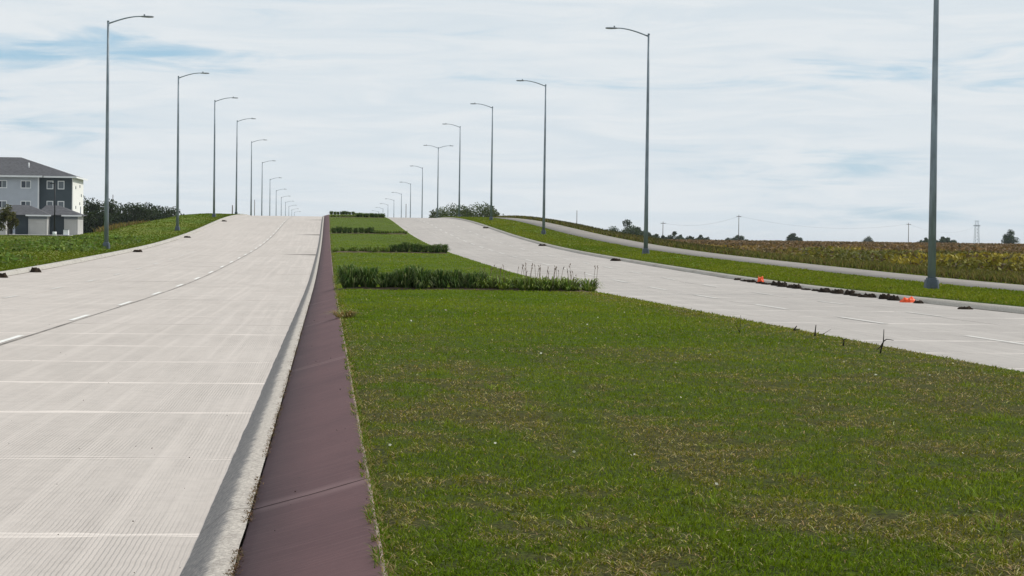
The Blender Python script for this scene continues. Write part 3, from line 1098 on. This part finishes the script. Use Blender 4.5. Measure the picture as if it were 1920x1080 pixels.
# taller weed tufts and pale specks strewn through the turf
n = 46
ty_ = sample_y(n, 7, 34, 1.4); tx_w = 0.4 + rng.random(n) * 4.9
k_ = 16
wx = np.repeat(tx_w, k_) + rng.normal(size=n * k_) * 0.025; wy = np.repeat(ty_, k_) + rng.normal(size=n * k_) * 0.025
o = obj('lawn_weeds', blades_mesh('lawn_weeds', wx, wy, lawn_z(wx, wy), 0.03 + 0.05 * rng.random(n * k_), 0.0045 * np.clip(wy / 12, 1, 3), 0.25 + 0.6 * rng.random(n * k_), jitter_col((0.17, 0.23, 0.03), n * k_, 0.35), M['blade']))
tag(o, 'brighter weed tufts standing out of the median turf', 'weeds', kind='stuff')
n = 70
sy_ = sample_y(n, 7, 40, 1.4); sx_ = 0.3 + rng.random(n) * 5.0
o = obj('pale_specks', leaf_quads('pale_specks', np.stack([sx_, sy_, lawn_z(sx_, sy_) + 0.022], -1), (0.006 + 0.007 * rng.random(n)) * np.clip(sy_ / 12, 1, 2), jitter_col((0.62, 0.60, 0.50), n, 0.2), M['leaf'], 0.4, 1.5))
tag(o, 'pale dry bits and petals scattered over the turf', 'debris', kind='stuff')

# a straw-coloured weed hanging over the strip edge
v, f, c = grass_clump_mesh(90, 0.10, 0.22, (0.22, 0.17, 0.07))
o_ = obj('crabgrass_tuft', mesh_np('crabgrass_tuft', v, f, M['leaf'], c), None, (0.24, 28.5, float(lawn_z(0.3, 28.5))))
tag(o_, 'straw coloured weed tuft sprawling over the lawn edge onto the plum strip', 'weed', kind='thing')


# ------------------------------------------------------------------ dead twigs in the lawn by the right road
def twig(x, y, branches, label):
    z = float(lawn_z(x, y)) - 0.01
    root = empty('dead_twig', (x, y, z))
    for nm, pts, r0 in branches:
        MB().tube(pts, [r0 * (1 - 0.6 * i / (len(pts) - 1)) for i in range(len(pts))], 6).build(nm, M['deadtwig'], root)
    tag(root, label, 'twig')


twig(5.02, 20.0, [('stem', [(0, 0, 0), (0.012, 0, 0.06), (0.03, 0, 0.12), (0.035, 0.01, 0.17), (0.036, 0.01, 0.235)], 0.008),
                  ('branch', [(0.03, 0, 0.125), (0.06, 0, 0.145), (0.10, 0, 0.14), (0.125, 0, 0.135)], 0.006),
                  ('branch', [(0.028, 0, 0.115), (0.0, 0, 0.07), (-0.035, 0, 0.045)], 0.007)], 'tallest black dead twig with side branches in the median lawn edge')
twig(5.30, 24.0, [('stem', [(0, 0, 0), (0.004, 0, 0.06), (0.012, 0, 0.135)], 0.011),
                  ('branch', [(0.0, 0, 0.01), (-0.05, 0, 0.0), (-0.09, 0.02, 0.015)], 0.004),
                  ('branch', [(0.02, 0, 0.01), (0.11, 0, 0.045), (0.18, 0.02, 0.085)], 0.004)], 'stubby black upright twig with a long thin branch lying beside it')
twig(4.98, 21.3, [('stem', [(0, 0, 0), (0.01, 0, 0.05), (0.014, 0, 0.08)], 0.010),
                  ('branch', [(0.01, 0, 0.07), (-0.012, 0, 0.085)], 0.006), ('branch', [(0.012, 0, 0.075), (0.035, 0, 0.088)], 0.006)], 'short forked black stub between the two upright dead twigs')
twig(5.42, 25.6, [('stem', [(-0.03, 0, 0), (0.0, 0, 0.04), (0.02, 0, 0.07)], 0.013), ('branch', [(-0.01, 0, 0.02), (0.05, 0, 0.03)], 0.008)], 'low leaning black stub by the right road edge')
twig(4.58, 24.6, [('stem', [(0, 0, 0), (0.01, 0, 0.08), (0.013, 0, 0.21)], 0.0045), ('branch', [(0.003, 0, 0.02), (-0.03, 0, 0.09), (-0.025, 0, 0.14), (0.0, 0, 0.155)], 0.0035)], 'thin looping dead grass twig standing alone in the lawn')

# ------------------------------------------------------------------ lamp posts
LAMP_H = 10.67


def arm_meshes(sign):
    """arm and luminaire on the side sign (+1 = towards +X)"""
    pts = []
    for i in range(9):
        t = i / 8
        pts.append((sign * (0.04 + 1.52 * t), 0, LAMP_H - 0.08 + 0.36 * math.sin(t * math.pi / 2)))
    a = MB().tube(pts, [0.036 - 0.010 * i / 8 for i in range(9)], 8)
    zl = LAMP_H + 0.27
    l = MB().tube([(sign * 1.46, 0, zl), (sign * 1.60, 0, zl + 0.005), (sign * 1.85, 0, zl), (sign * 2.06, 0, zl), (sign * 2.12, 0, zl)], [0.05, 0.12, 0.15, 0.13, 0.05], 10, 0.33)
    s = MB().tube([(sign * 1.68, 0, zl + 0.03), (sign * 1.68, 0, zl + 0.06), (sign * 1.68, 0, zl + 0.115)], [0.03, 0.042, 0.036], 8)
    return a.mesh('arm', M['galv']), l.mesh('luminaire', M['lum']), s.mesh('photocell', M['lum'])


pole_me = MB().tube([(0, 0, 0.27), (0, 0, 3.5), (0, 0, 7.0), (0, 0, LAMP_H)], [0.108, 0.089, 0.071, 0.052], 12).mesh('pole', M['galv'])
cap_me = MB().tube([(0, 0, LAMP_H - 0.02), (0, 0, LAMP_H + 0.05)], [0.06, 0.05], 10).mesh('cap', M['galv'])
base_me = MB().frustum(-0.05, 0.36, 0.26, 0.31, chamfer=0.05).frustum(0.262, 0.26, 0.31, 0.24, chamfer=0.04).mesh('base', M['galv_base'])
door_me = MB().box((-0.06, -0.187, 0.05), (0.06, -0.168, 0.2)).mesh('access_panel', M['galv_base'])
ARMS = {1: arm_meshes(1), -1: arm_meshes(-1)}


def lamp(x, y, signs, label, group, z=None):
    z = float(ground_z(x, y)) if z is None else z
    root = empty('lamp_post', (x, y, z))
    b = obj('base', base_me, root)
    obj('access_panel', door_me, b)
    p = obj('pole', pole_me, root)
    obj('cap', cap_me, p)
    for s in signs:
        a, l, sn = ARMS[s]
        obj('arm', a, root)
        lu = obj('luminaire', l, root)
        obj('photocell', sn, lu)
    root.rotation_euler = (random.uniform(-.002, .002), random.uniform(-.003, .003), random.uniform(-.03, .03))
    tag(root, label, 'street lamp', group)


for k in range(13):
    y = 106.7 + 50.2 * k
    if k < 4:
        lab = 'grey lamp post on the apartment-side verge, %s below the crest' % ['fourth', 'third', 'second', 'first'][k]
    else:
        lab = 'grey lamp post beyond the crest on the apartment side, %s past it' % ORD[k - 4]
    lamp(-10.35, y, [1], lab, 'lamp posts along the left road')
for k in range(13):
    y = 56.2 + 51.6 * k
    if k < 5:
        lab = 'grey lamp post between the right road and trail, %s below the crest' % ['fifth', 'fourth', 'third', 'second', 'first'][k]
    elif k == 5:
        lab = 'grey lamp post with two arms spreading both ways, just past the crest'
    else:
        lab = 'grey single-armed lamp post past the crest on the trail side, %s after the two-armed one' % ORD[k - 6]
    lamp(15.42, y, [-1, 1] if k == 5 else [-1], lab, 'lamp posts along the right road')


# ------------------------------------------------------------------ trees
def tree(name, label, x, y, z, h, w, base_col, n_leaf, leaf, group=None, trunk=0.25, seed=0, lobes=9, trunk_r=None, dense=1.0, cat='tree'):
    r = np.random.default_rng(seed + 100)
    root = empty(name, (x, y, z))
    tr_ = MB()
    rr = trunk_r or h * 0.022
    top = h * 0.72
    tr_.tube([(0, 0, -0.15), (r.normal() * .02 * h, r.normal() * .02 * h, h * 0.3), (r.normal() * .03 * h, r.normal() * .03 * h, top)], [rr, rr * 0.75, rr * 0.3], 8)
    cent, rad = [], []
    for i in range(lobes):
        a = r.random() * 6.28; q = math.sqrt(r.random()) * w * 0.38
        zz = h * (trunk + 0.12) + (h * (1 - trunk) * 0.66) * r.random() * (1 - 0.55 * (q / (w * 0.38)) ** 2)
        q *= 1.15 - 0.6 * (zz / h) ** 2
        cent.append((q * math.cos(a), q * math.sin(a), zz)); rad.append(min(w * (0.13 + 0.13 * r.random()), h * 0.30))
        tr_.tube([(0, 0, max(h * 0.12, zz * 0.5)), (q * math.cos(a) * .6, q * math.sin(a) * .6, zz * 0.82), (q * math.cos(a), q * math.sin(a), zz)], [rr * 0.45, rr * 0.3, rr * 0.1], 5)
    cent.append((0, 0, h * 0.80)); rad.append(min(w * 0.2, h * 0.22))
    tr_.build('trunk', M['bark'], root)
    cent, rad = np.array(cent), np.array(rad)
    pick = r.integers(0, len(cent), n_leaf)
    d = r.normal(size=(n_leaf, 3)); d /= np.linalg.norm(d, axis=1)[:, None]
    q = r.random(n_leaf) ** 0.45
    c = cent[pick] + d * (rad[pick] * q)[:, None] * np.array([1, 1, 0.85])
    c[:, 2] = np.maximum(c[:, 2], h * 0.04 * r.random(n_leaf))
    lobe_tone = 0.75 + 0.5 * r.random(len(cent))
    col = jitter_col(base_col, n_leaf, 0.35) * lobe_tone[pick][:, None]
    obj('crown', leaf_quads('crown', c, leaf * (0.7 + 0.6 * r.random(n_leaf)), col, M['leaf'], 1.0, 1.3), root)
    tag(root, label, cat, group)
    return root


# dark tree row behind the apartment house
row_x = [160, 178, 195, 212, 229, 247, 264, 281, 298, 314, 328]
row_top = [376, 374, 382, 384, 386, 388, 388, 390, 392, 392, 395]
for i, (px, py) in enumerate(zip(row_x, row_top)):
    Y = 420 + (i % 3) * 9
    x = (px - 612) * Y / F_PX
    z = float(ground_z(x, Y))
    top = CAM_H + (455.5 - (py + 0.0125 * (612 - px))) * Y / F_PX
    tree('row_tree', 'dark dense tree in the row behind the apartments, %s from the white end wall' % ORD[i], x, Y, z, (top - z) * random.uniform(0.97, 1.12) + 0.3, 7.4 + random.uniform(-.5, .8), (0.028, 0.044, 0.016), 8000, 0.25, 'dark tree row behind the apartments', -0.08, i, 30)
# trees standing behind the crest on the trail side
ct = [(812, 403, 2.6), (829, 400, 4.0), (845, 395, 5.5), (858, 396, 5), (870, 399, 4.5), (884, 397, 4.5), (899, 393, 5.5), (912, 396, 4.5), (921, 401, 3.2)]
for i, (px, py, w) in enumerate(ct):
    Y = 430 + (i % 3) * 14
    x = (px - 612) * Y / F_PX
    z = float(ground_z(x, Y))
    top = CAM_H + (452 - (py - 0.0125 * (px - 612))) * Y / F_PX
    tree('grove_tree', 'green bushy tree of the grove past the crest, %s from the right road' % ORD[i], x, Y, z, (top - z) * 1.28, w * 2.2, (0.062, 0.085, 0.026), 5000, 0.24, 'grove beyond the crest', 0.02, 40 + i, 22)
# lone far trees on the field horizon
fart = [(1176, 413, 620, 9.0, 'broad dark tree standing at the foot of the rising trail'),
        (1196, 427, 640, 6.0, 'smaller dark tree beside the broad tree near the field corner'),
        (1152, 432, 650, 4.0, 'low round bush left of the broad tree near the field corner'),
        (1496, 438, 900, 5.5, 'lone round tree on the bean field horizon'),
        (1752, 446, 850, 9.0, 'wide low bush on the field horizon near the first lamp'),
        (1785, 444, 850, 10.0, 'wide rounded thicket on the field horizon near the first lamp'),
        (1388, 441, 1000, 9.0, 'low thicket under a utility pole on the field horizon'),
        (1641, 443, 1500, 7.0, 'small hazy tree far across the bean field'),
        (1917, 431, 900, 6.0, 'tall dark tree at the far end of the bean field')]
for i, (px, py, Y, w, lab) in enumerate(fart):
    x = (px - 612) * Y / F_PX
    z = float(ground_z(x, Y))
    top = CAM_H + (452 - (py - 0.0125 * (px - 612))) * Y / F_PX
    tree('field_tree', lab, x, Y, z, (top - z) * 1.08, w * 1.35, (0.040, 0.062, 0.030), 3600, 0.34, 'far trees round the bean field', 0.05, 80 + i, 18)
for i in range(16):
    px = 1060 + i * 17 + random.uniform(-5, 5)
    Y = 780 + random.uniform(-30, 60)
    x = (px - 612) * Y / F_PX
    z = float(ground_z(x, Y))
    tree('hedge_shrub', 'low dark shrub in the field hedgerow, %s from the rising trail' % ORD[i], x, Y, z, 3.4 + random.uniform(-.9, 1.0), 9.0, (0.045, 0.062, 0.03), 1500, 0.38, 'hedgerow at the back of the field', -0.05, 120 + i, 14, cat='shrub')

# ------------------------------------------------------------------ utility poles on the horizon
def utility_pole(px, ytop, Y, label, arm=True):
    x = (px - 612) * Y / F_PX
    z = float(ground_z(x, Y))
    top = CAM_H + (452 - (ytop - 0.0125 * (px - 612))) * Y / F_PX
    root = empty('utility_pole', (x, Y, z))
    h = top - z
    r0 = max(0.10, Y * 0.00018)
    MB().tube([(0, 0, -0.1), (0, 0, h)], [r0, r0 * 0.7], 8).build('pole', M['wood'], root)
    if arm:
        MB().box((-0.9, -r0 - 0.13, h - 0.75), (0.9, -r0 * 0.6, h - 0.58)).build('crossarm', M['wood'], root)
        for s in (-0.75, 0, 0.75):
            MB().tube([(s, -r0 - 0.03, h - 0.59), (s, -r0 - 0.03, h - 0.38)], 0.06, 6).build('insulator', M['galv'], root)
    tag(root, label, 'utility pole', 'utility poles on the horizon')
    return Vector((x, Y, top))


tops = [utility_pole(1081, 394, 640, 'wooden utility pole rising behind the trail bank', False),
        utility_pole(1245, 415, 820, 'short utility pole standing in the hedgerow'),
        utility_pole(1390, 402, 820, 'utility pole above the low thicket on the field horizon'),
        utility_pole(1718, 417, 900, 'utility pole left of the wide thicket on the field horizon')]
utility_pole(216, 366, 470, 'thin utility pole rising out of the dark tree row', False)
utility_pole(436, 385, 330, 'short dark pole on the left verge beyond the crest', False)
utility_pole(477, 375, 520, 'dark utility pole beyond the crest beside the left road', False)
utility_pole(759, 382, 520, 'dark utility pole beyond the crest beside the right road', False)

# lattice tower far across the field
TY = 1400
tx_ = (1851 - 612) * TY / F_PX
tz_ = float(ground_z(tx_, TY))
th = CAM_H + (452 - (413 - 0.0125 * (1851 - 612))) * TY / F_PX - tz_
root = empty('lattice_tower', (tx_, TY, tz_))
for sx in (-1, 1):
    for sy in (-1, 1):
        MB().tube([(sx * 1.5, sy * 1.5, 0), (sx * 1.0, sy * 1.0, th * 0.8), (sx * 0.6, sy * 0.6, th)], [0.13, 0.11, 0.09], 5).build('leg', M['galv'], root)
br = MB()
for i in range(7):
    z0, z1 = th * i / 8, th * (i + 1) / 8
    br.tube([(-1.3, -1.4, z0), (1.3, -1.4, z1)], 0.07, 4).tube([(1.3, -1.4, z0), (-1.3, -1.4, z1)], 0.07, 4)
br.build('bracing', M['galv'], root)
MB().box((-2.2, -0.3, th * 0.80), (2.2, 0.3, th * 0.83)).build('crossarm', M['galv'], root)
MB().box((-1.4, -0.3, th * 0.985), (1.4, 0.3, th)).build('crossarm', M['galv'], root)
tag(root, 'steel lattice transmission tower far across the bean field', 'tower')


def wire(a, b, sag, label):
    pts = []
    for i in range(17):
        t = i / 16
        p = a.lerp(b, t); p = p - Vector((0, 0, sag * 4 * t * (1 - t)))
        pts.append(tuple(p))
    tag(MB().tube(pts, 0.022, 4).build('power_line', M['lum']), label, 'power line', 'power lines over the field')


wire(tops[1] - Vector((0, 0, .5)), tops[2] - Vector((0, 0, .5)), 2.0, 'thin power line from the hedgerow pole to the thicket pole')
wire(tops[2] - Vector((0, 0, .5)), tops[3] - Vector((0, 0, .5)), 3.0, 'thin power line spanning from the thicket pole across the field')
wire(tops[3] - Vector((0, 0, .5)), Vector((tx_, TY, tz_ + th * 0.82)), 4.0, 'thin power line running up to the lattice tower')


# ------------------------------------------------------------------ apartment house and garages
BY = 320.0
px2x = lambda px, Y=BY: (px - 612) * Y / F_PX
bz = 1.58
xr = px2x(141)                      # front right corner
xd = px2x(81.7)                     # where the dark bay meets the pale front
xl = xr - 44
house = empty('apartment_house', (0, 0, 0))
EAVE = bz + 8.25
D = 13.6
MB().box((xl, BY - 0.9, bz - 0.3), (xd, BY + D, EAVE)).build('front_wall', M['siding_light'], house)
MB().box((xd + 0.003, BY, bz - 0.3), (xr, BY + D - 0.01, EAVE - 0.003)).build('bay_wall', M['siding_dark'], house)
MB().box((xr + 0.003, BY - 0.05, bz - 0.3), (xr + 0.12, BY + D, EAVE - 0.006)).build('end_wall', M['siding_white'], house)
MB().box((xd - 0.12, BY - 0.96, bz), (xd + 0.03, BY - 0.88, EAVE - 0.05)).build('corner_board', M['trim'], house)
RZ = EAVE + 2.85
ov = 0.65
rx0, rx1, ry0, ry1 = xl - ov, xr + ov, BY - ov, BY + D + ov
hipd = (ry1 - ry0) / 2
rf = MB()
A, B, C_, D_ = (rx0, ry0, EAVE), (rx1, ry0, EAVE), (rx1, ry1, EAVE), (rx0, ry1, EAVE)
E1, E2 = (rx0 + hipd, (ry0 + ry1) / 2, RZ), (px2x(48, BY + D / 2), (ry0 + ry1) / 2, RZ)
rf.face([A, B, E2, E1]).face([B, C_, E2]).face([C_, D_, E1, E2]).face([D_, A, E1]).face([A, D_, C_, B])
roof = rf.build('roof', M['roof'], house)
# the pale front stands forward under its own lower hip
fx1 = xd + 0.55; fy0 = BY - 0.9 - ov
h2 = EAVE + 2.4
MB().face([(rx0, fy0, EAVE), (fx1, fy0, EAVE), (px2x(18), BY + 5.2, h2), (rx0, BY + 5.2, h2)]).face([(fx1, fy0, EAVE), (fx1, BY + 1.0, EAVE), (px2x(18), BY + 5.2, h2)]).face([(rx0, fy0, EAVE), (rx0, BY + 1.0, EAVE), (fx1, BY + 1.0, EAVE), (fx1, fy0, EAVE)]).build('front_roof', M['roof'], house)
MB().box((rx0, fy0 - 0.04, EAVE - 0.2), (fx1 + 0.04, fy0 - 0.002, EAVE + 0.03)).build('fascia', M['trim'], house)
MB().box((fx1 + 0.05, ry0 - 0.04, EAVE - 0.2), (rx1 + 0.04, ry0 - 0.002, EAVE + 0.03)).build('fascia', M['trim'], house)
MB().box((rx1 + 0.002, ry0, EAVE - 0.2), (rx1 + 0.042, ry1, EAVE + 0.03)).build('fascia', M['trim'], house)
for px, dy, hh in ((57.5, 3.2, 0.75), (78.5, 4.6, 0.6)):
    x = px2x(px)
    MB().tube([(x, BY + dy - 0.6, EAVE + 0.8), (x, BY + dy - 0.6, EAVE + 0.85 + hh * 1.5)], 0.09, 8).build('vent_pipe', M['trim'], house)


def window(xc, zc, w, h, y, split):
    fr = MB().box((xc - w / 2, y - 0.06, zc - h / 2), (xc + w / 2, y - 0.002, zc - h / 2 + 0.11)).box((xc - w / 2, y - 0.06, zc + h / 2 - 0.11), (xc + w / 2, y - 0.002, zc + h / 2))
    fr.box((xc - w / 2, y - 0.058, zc - h / 2 + 0.112), (xc - w / 2 + 0.1, y - 0.003, zc + h / 2 - 0.112)).box((xc + w / 2 - 0.1, y - 0.058, zc - h / 2 + 0.112), (xc + w / 2, y - 0.003, zc + h / 2 - 0.112))
    if split: fr.box((xc - 0.03, y - 0.056, zc - h / 2 + 0.112), (xc + 0.03, y - 0.003, zc + h / 2 - 0.112))
    f = fr.build('window', M['trim'], house)
    a, b = xc - w / 2 + 0.102, xc + w / 2 - 0.102
    if split:
        MB().box((a, y - 0.025, zc - h / 2 + 0.113), (xc - 0.032, y - 0.004, zc + h / 2 - 0.113)).build('pane', M['glass'], f)
        MB().box((xc + 0.032, y - 0.025, zc - h / 2 + 0.113), (b, y - 0.004, zc + h / 2 - 0.113)).build('pane', M['blind'], f)
    else:
        MB().box((a, y - 0.025, zc - h / 2 + 0.113), (b, y - 0.004, zc + h / 2 - 0.113)).build('pane', M['blind'], f)


zw = [bz + 7.05, bz + 4.2, bz + 1.4]
for z in zw:
    for px in (58.3, 15, -28, -71, -114, -157, -200, -243, -286):
        window(px2x(px), z, 1.42, 1.12, BY - 0.9, True)
    for px in (100.8, 121):
        window(px2x(px), z, 0.92, 1.2, BY, False)
for q, zz in ((3.2, 6.6), (3.4, 3.8), (8.5, 6.9), (8.5, 4.4), (10.5, 5.6)):
    MB().box((xr + 0.123, BY + q, bz + zz), (xr + 0.2, BY + q + 0.35, bz + zz + 0.4)).build('wall_vent', M['blind'], house)
MB().box((xr + 0.123, BY + 9.5, bz + 2.9), (xr + 0.15, BY + 10.6, bz + 4.2)).build('end_window', M['glass'], house)
tag(house, 'three-storey apartment house with dark slate bay and hipped shingle roof', 'apartment house')

GYY = 300.0


def garage(pl, pm, pr, zoff, label, GYY=300.0, ext=0.5):
    x0, xm, x1 = px2x(pl, GYY), px2x(pm, GYY), px2x(pr, GYY)
    gz = 1.45 + zoff
    eh = gz + 2.72
    root = empty('garage', (0, 0, 0))
    MB().box((x0, GYY + 0.5, gz - 0.3), (xm, GYY + 6.5, eh)).build('side_wall', M['siding_dark'], root)
    MB().box((xm + 0.003, GYY, gz - 0.3), (x1, GYY + 6.4, eh - 0.003)).build('wall', M['garage_light'], root)
    dr_ = MB().box((xm + 0.2, GYY - 0.05, gz - 0.05), (x1 - 0.2, GYY - 0.002, gz + 2.1)).build('door', M['garage_light'], root)
    for q in range(4):
        MB().box((xm + 0.24, GYY - 0.07, gz + 0.02 + q * 0.53), (x1 - 0.24, GYY - 0.052, gz + 0.02 + q * 0.53 + 0.47)).build('door_panel', M['garage_light'], dr_)
    MB().box((xm + 0.003, GYY - 0.03, gz + 2.2), (x1, GYY - 0.002, eh - 0.02)).build('gable_band', M['blind'], root)
    a, b, c, d = x0 - ext, x1 + 0.55, GYY - 0.5, GYY + 7.0
    rz = eh + 1.35
    MB().face([(a, c, eh), (b, c, eh), (b - 3.4, (c + d) / 2, rz), (a + 1.0, (c + d) / 2, rz)]).face([(b, c, eh), (b, d, eh), (b - 3.4, (c + d) / 2, rz)]).face([(b, d, eh), (a, d, eh), (a + 1.0, (c + d) / 2, rz), (b - 3.4, (c + d) / 2, rz)]).face([(a, d, eh), (a, c, eh), (a + 1.0, (c + d) / 2, rz)]).face([(a, c, eh), (a, d, eh), (b, d, eh), (b, c, eh)]).build('roof', M['roof'], root)
    MB().box((xm - 0.3, c - 0.04, eh - 0.16), (b + 0.02, c - 0.002, eh + 0.02)).build('fascia', M['trim'], root)
    tag(root, label, 'garage', 'garages before the apartment house')


garage(-75, -30, 21, -0.05, 'grey garage behind the young tree', 297.5)
garage(37, 61.7, 96, 0.0, 'grey and dark garage between the young tree and the black lot lamp', 300.0, 1.6)
garage(97, 127, 152, 0.05, 'grey and dark garage at the end of the row, below the white end wall', 302.5, 1.6)

pad_z = 1.5
pm = MB()
pmx0, pmx1 = px2x(-340, 300), px2x(180, 300)
X, Y = np.meshgrid(np.linspace(-75, -30.2, 24), np.linspace(291, 345, 20))
o = obj('parking_apron', mesh_np('parking_apron', np.stack([X, Y, np.maximum(ground_z(X, Y), 0) + 0.09], -1).reshape(-1, 3), grid_faces(20, 24), M['pad']))
tag(o, kind='structure')

lx_ = px2x(109.7, 288)
lz_ = float(ground_z(lx_, 288))
root = empty('lot_lamp', (lx_, 288, lz_))
MB().tube([(0, 0, -0.1), (0, 0, 0.55)], 0.26, 12).build('footing', M['trim'], root)
MB().tube([(0, 0, 0.55), (0, 0, 6.7)], [0.09, 0.065], 8).build('pole', M['blackmetal'], root)
MB().box((-0.62, -0.15, 6.58), (0.0, 0.15, 6.70)).build('head', M['blackmetal'], root)
tag(root, 'black parking-lot lamp on a pale concrete footing before the dark bay', 'lot lamp')

tx2 = px2x(25, 284)
tree('young_tree', 'young leafy tree with reddish tinge in front of the garages', tx2, 284, float(ground_z(tx2, 284)), 4.3, 3.0, (0.075, 0.075, 0.020), 2600, 0.17, None, 0.12, 303, 18, 0.06)
ux = px2x(131, 292)
uz = float(ground_z(ux, 292))
root = empty('utility_box', (ux, 292, uz))
MB().frustum(-0.05, 0.9, 0.1, 0.86).build('pad', M['pad'], root)
MB().frustum(0.1, 0.7, 0.85, 0.66, chamfer=0.04).build('cabinet', M['trim'], root)
MB().box((-0.34, -0.36, 0.78), (0.34, 0.36, 0.84)).build('lid', M['blind'], root)
tag(root, 'small pale utility cabinet beside the end garage', 'utility box')


# ------------------------------------------------------------------ debris along the kerbs
def lump(name, label, cat, x, y, w, d, h, mat, seed, z=None, group=None, spikes=0.5):
    """a torn, uneven heap: polar grid with ridged noise"""
    r = np.random.default_rng(seed)
    nu, nv = 22, 7
    ox, oy = r.random(2) * 60
    v, f = [], []
    for j in range(nv):
        q = 1 - j / (nv - 1)
        for i in range(nu):
            a = 2 * math.pi * i / nu
            cx, cy = math.cos(a), math.sin(a)
            edge = 0.45 + 1.1 * spikes * float(fbm(np.array([cx * 1.8 + ox]), np.array([cy * 1.8 + oy]), 4)[0]) + r.normal() * 0.06
            rid = float(fbm(np.array([cx * q * 3.2 + ox]), np.array([cy * q * 3.2 + oy + 9]), 4)[0])
            hh = h * min(1.0, (1 - q) * 3.0) * (0.15 + 1.2 * rid) * (0.75 + 0.5 * r.random() * q)
            if j == 0: hh = -0.01
            v.append((cx * q * w / 2 * edge * 1.15, cy * q * d / 2 * edge * 1.15, hh))
    for j in range(nv - 1):
        for i in range(nu):
            f.append((j * nu + i, j * nu + (i + 1) % nu, (j + 1) * nu + (i + 1) % nu, (j + 1) * nu + i))
    z = float(P(y)) if z is None else z
    o = obj(name, mesh_np(name, np.array(v), np.array(f), mat), None, (x, y, z))
    tag(o, label, cat, group)
    return o


lump('mud_clod', 'big black mud clod lying against the left kerb', 'mud clod', -8.92, 70.0, 0.42, 0.6, 0.16, M['mud'], 1)
lump('mud_clod', 'round black mud clod on the left kerb near the big clod', 'mud clod', -8.98, 63.2, 0.36, 0.5, 0.13, M['mud'], 2)
for i, y in enumerate((105.5, 143.0, 193.0)):
    lump('mud_clod', 'dark mud clod in the left gutter, %s beyond the big clod' % ORD[i], 'mud clod', -8.8, y, 0.55, 0.9, 0.13, M['mud'], 3 + i, group='mud clods along the left gutter')
for i, (x, y) in enumerate(((12.75, 98.5), (12.8, 133.0), (12.8, 181.0))):
    lump('mud_clod', 'dark mud clod in the right gutter, %s up the hill from the orange bags' % ORD[i], 'mud clod', x, y, 0.6, 1.0, 0.13, M['mud'], 9 + i, group='mud clods along the right gutter')
# torn dark silt and clods heaped against the right kerb
for i in range(22):
    y = 50.5 + i * 0.92 + random.uniform(-.45, .45)
    lump('silt_heap', 'dark silt heap at the right kerb, %s uphill from the flattened orange bag' % ORD[i], 'silt heap', 12.93 + random.uniform(-.06, .05), y, random.uniform(.2, .38), random.uniform(.6, 1.3), random.uniform(.04, .15), M['mud'], 20 + i, group='silt heaps along the right kerb')
lump('mud_clod', 'dark twiggy clod lying on the road nearest the first right lamp', 'mud clod', 12.72, 43.8, 0.35, 0.5, 0.06, M['mud'], 60)


def bag(x, y, z, w, h, seed, label):
    o = lump('plastic_bag', label, 'plastic bag', x, y, w, w * 0.8, h, M['orange'], seed, z, 'orange bags at the right kerb', 0.9)
    return o


bag(12.94, 66.2, float(P(66.2)) + 0.02, 0.2, 0.2, 71, 'small upright orange plastic bag at the upper end of the silt')
bag(12.83, 48.6, float(P(48.6)), 0.34, 0.13, 72, 'flattened orange red plastic bag at the lower end of the silt')
lump('mud_clod', 'dark clod beside the flattened orange bag', 'mud clod', 12.86, 47.9, 0.22, 0.7, 0.07, M['mud'], 61)

# crumbs of soil and leaf scattered over road and strip
n = 150
cy_ = sample_y(n, 6.5, 45, 1.6)
cx_ = np.where(rng.random(n) < 0.6, -0.5 - rng.random(n) ** 1.5 * 4.0, -0.29 + rng.random(n) * 0.47)
on_strip = cx_ > -0.3
cz_ = P(cy_) + np.where(on_strip, 0.103 + (cx_ + 0.29) / 0.46 * 0.132, 0.0) + 0.008
cz_ = np.where((cx_ > -0.5) & (cx_ <= -0.3), P(cy_) + 0.11, cz_)
cs_ = 0.005 + 0.008 * rng.random(n) ** 3
o = obj('leaf_crumbs', leaf_quads('leaf_crumbs', np.stack([cx_, cy_, cz_], -1), cs_, jitter_col((0.035, 0.025, 0.02), n, 0.4), M['leaf'], 0.3, 1.2))
tag(o, 'tiny dark crumbs of soil and leaf on the pavement', 'debris', kind='stuff')
# dry grass scraps caught in the seam between kerb and strip
n = 2600
cy_ = sample_y(n, 6.3, 40, 1.6)
keep = fbm(cy_ * 1.3, cy_ * 0 + 4, 4) > 0.44
cy_ = cy_[keep]; n = len(cy_)
cx_ = -0.297 + rng.normal(size=n) * 0.010
o = obj('seam_scraps', blades_mesh('seam_scraps', cx_, cy_, P(cy_) + 0.112, 0.008 + 0.014 * rng.random(n), np.full(n, 0.004), 1.25 + 0.3 * rng.random(n), jitter_col((0.15, 0.10, 0.06), n, 0.5), M['leaf']))
tag(o, 'dry brown scraps caught in the seam of kerb and plum strip', 'debris', kind='stuff')

# ------------------------------------------------------------------ thin summer haze over the fields
hm = bpy.data.materials.new('haze')
hm.use_nodes = True
hn = hm.node_tree
hn.nodes.clear()
ho = hn.nodes.new('ShaderNodeOutputMaterial')
pv = hn.nodes.new('ShaderNodeVolumePrincipled')
pv.inputs['Color'].default_value = (0.86, 0.92, 1.0, 1)
pv.inputs['Density'].default_value = 0.00006
hn.links.new(pv.outputs[0], ho.inputs['Volume'])
hz = MB().box((-7000, -400, -3), (7000, 9500, 40)).build('haze', hm)
tag(hz, kind='stuff')
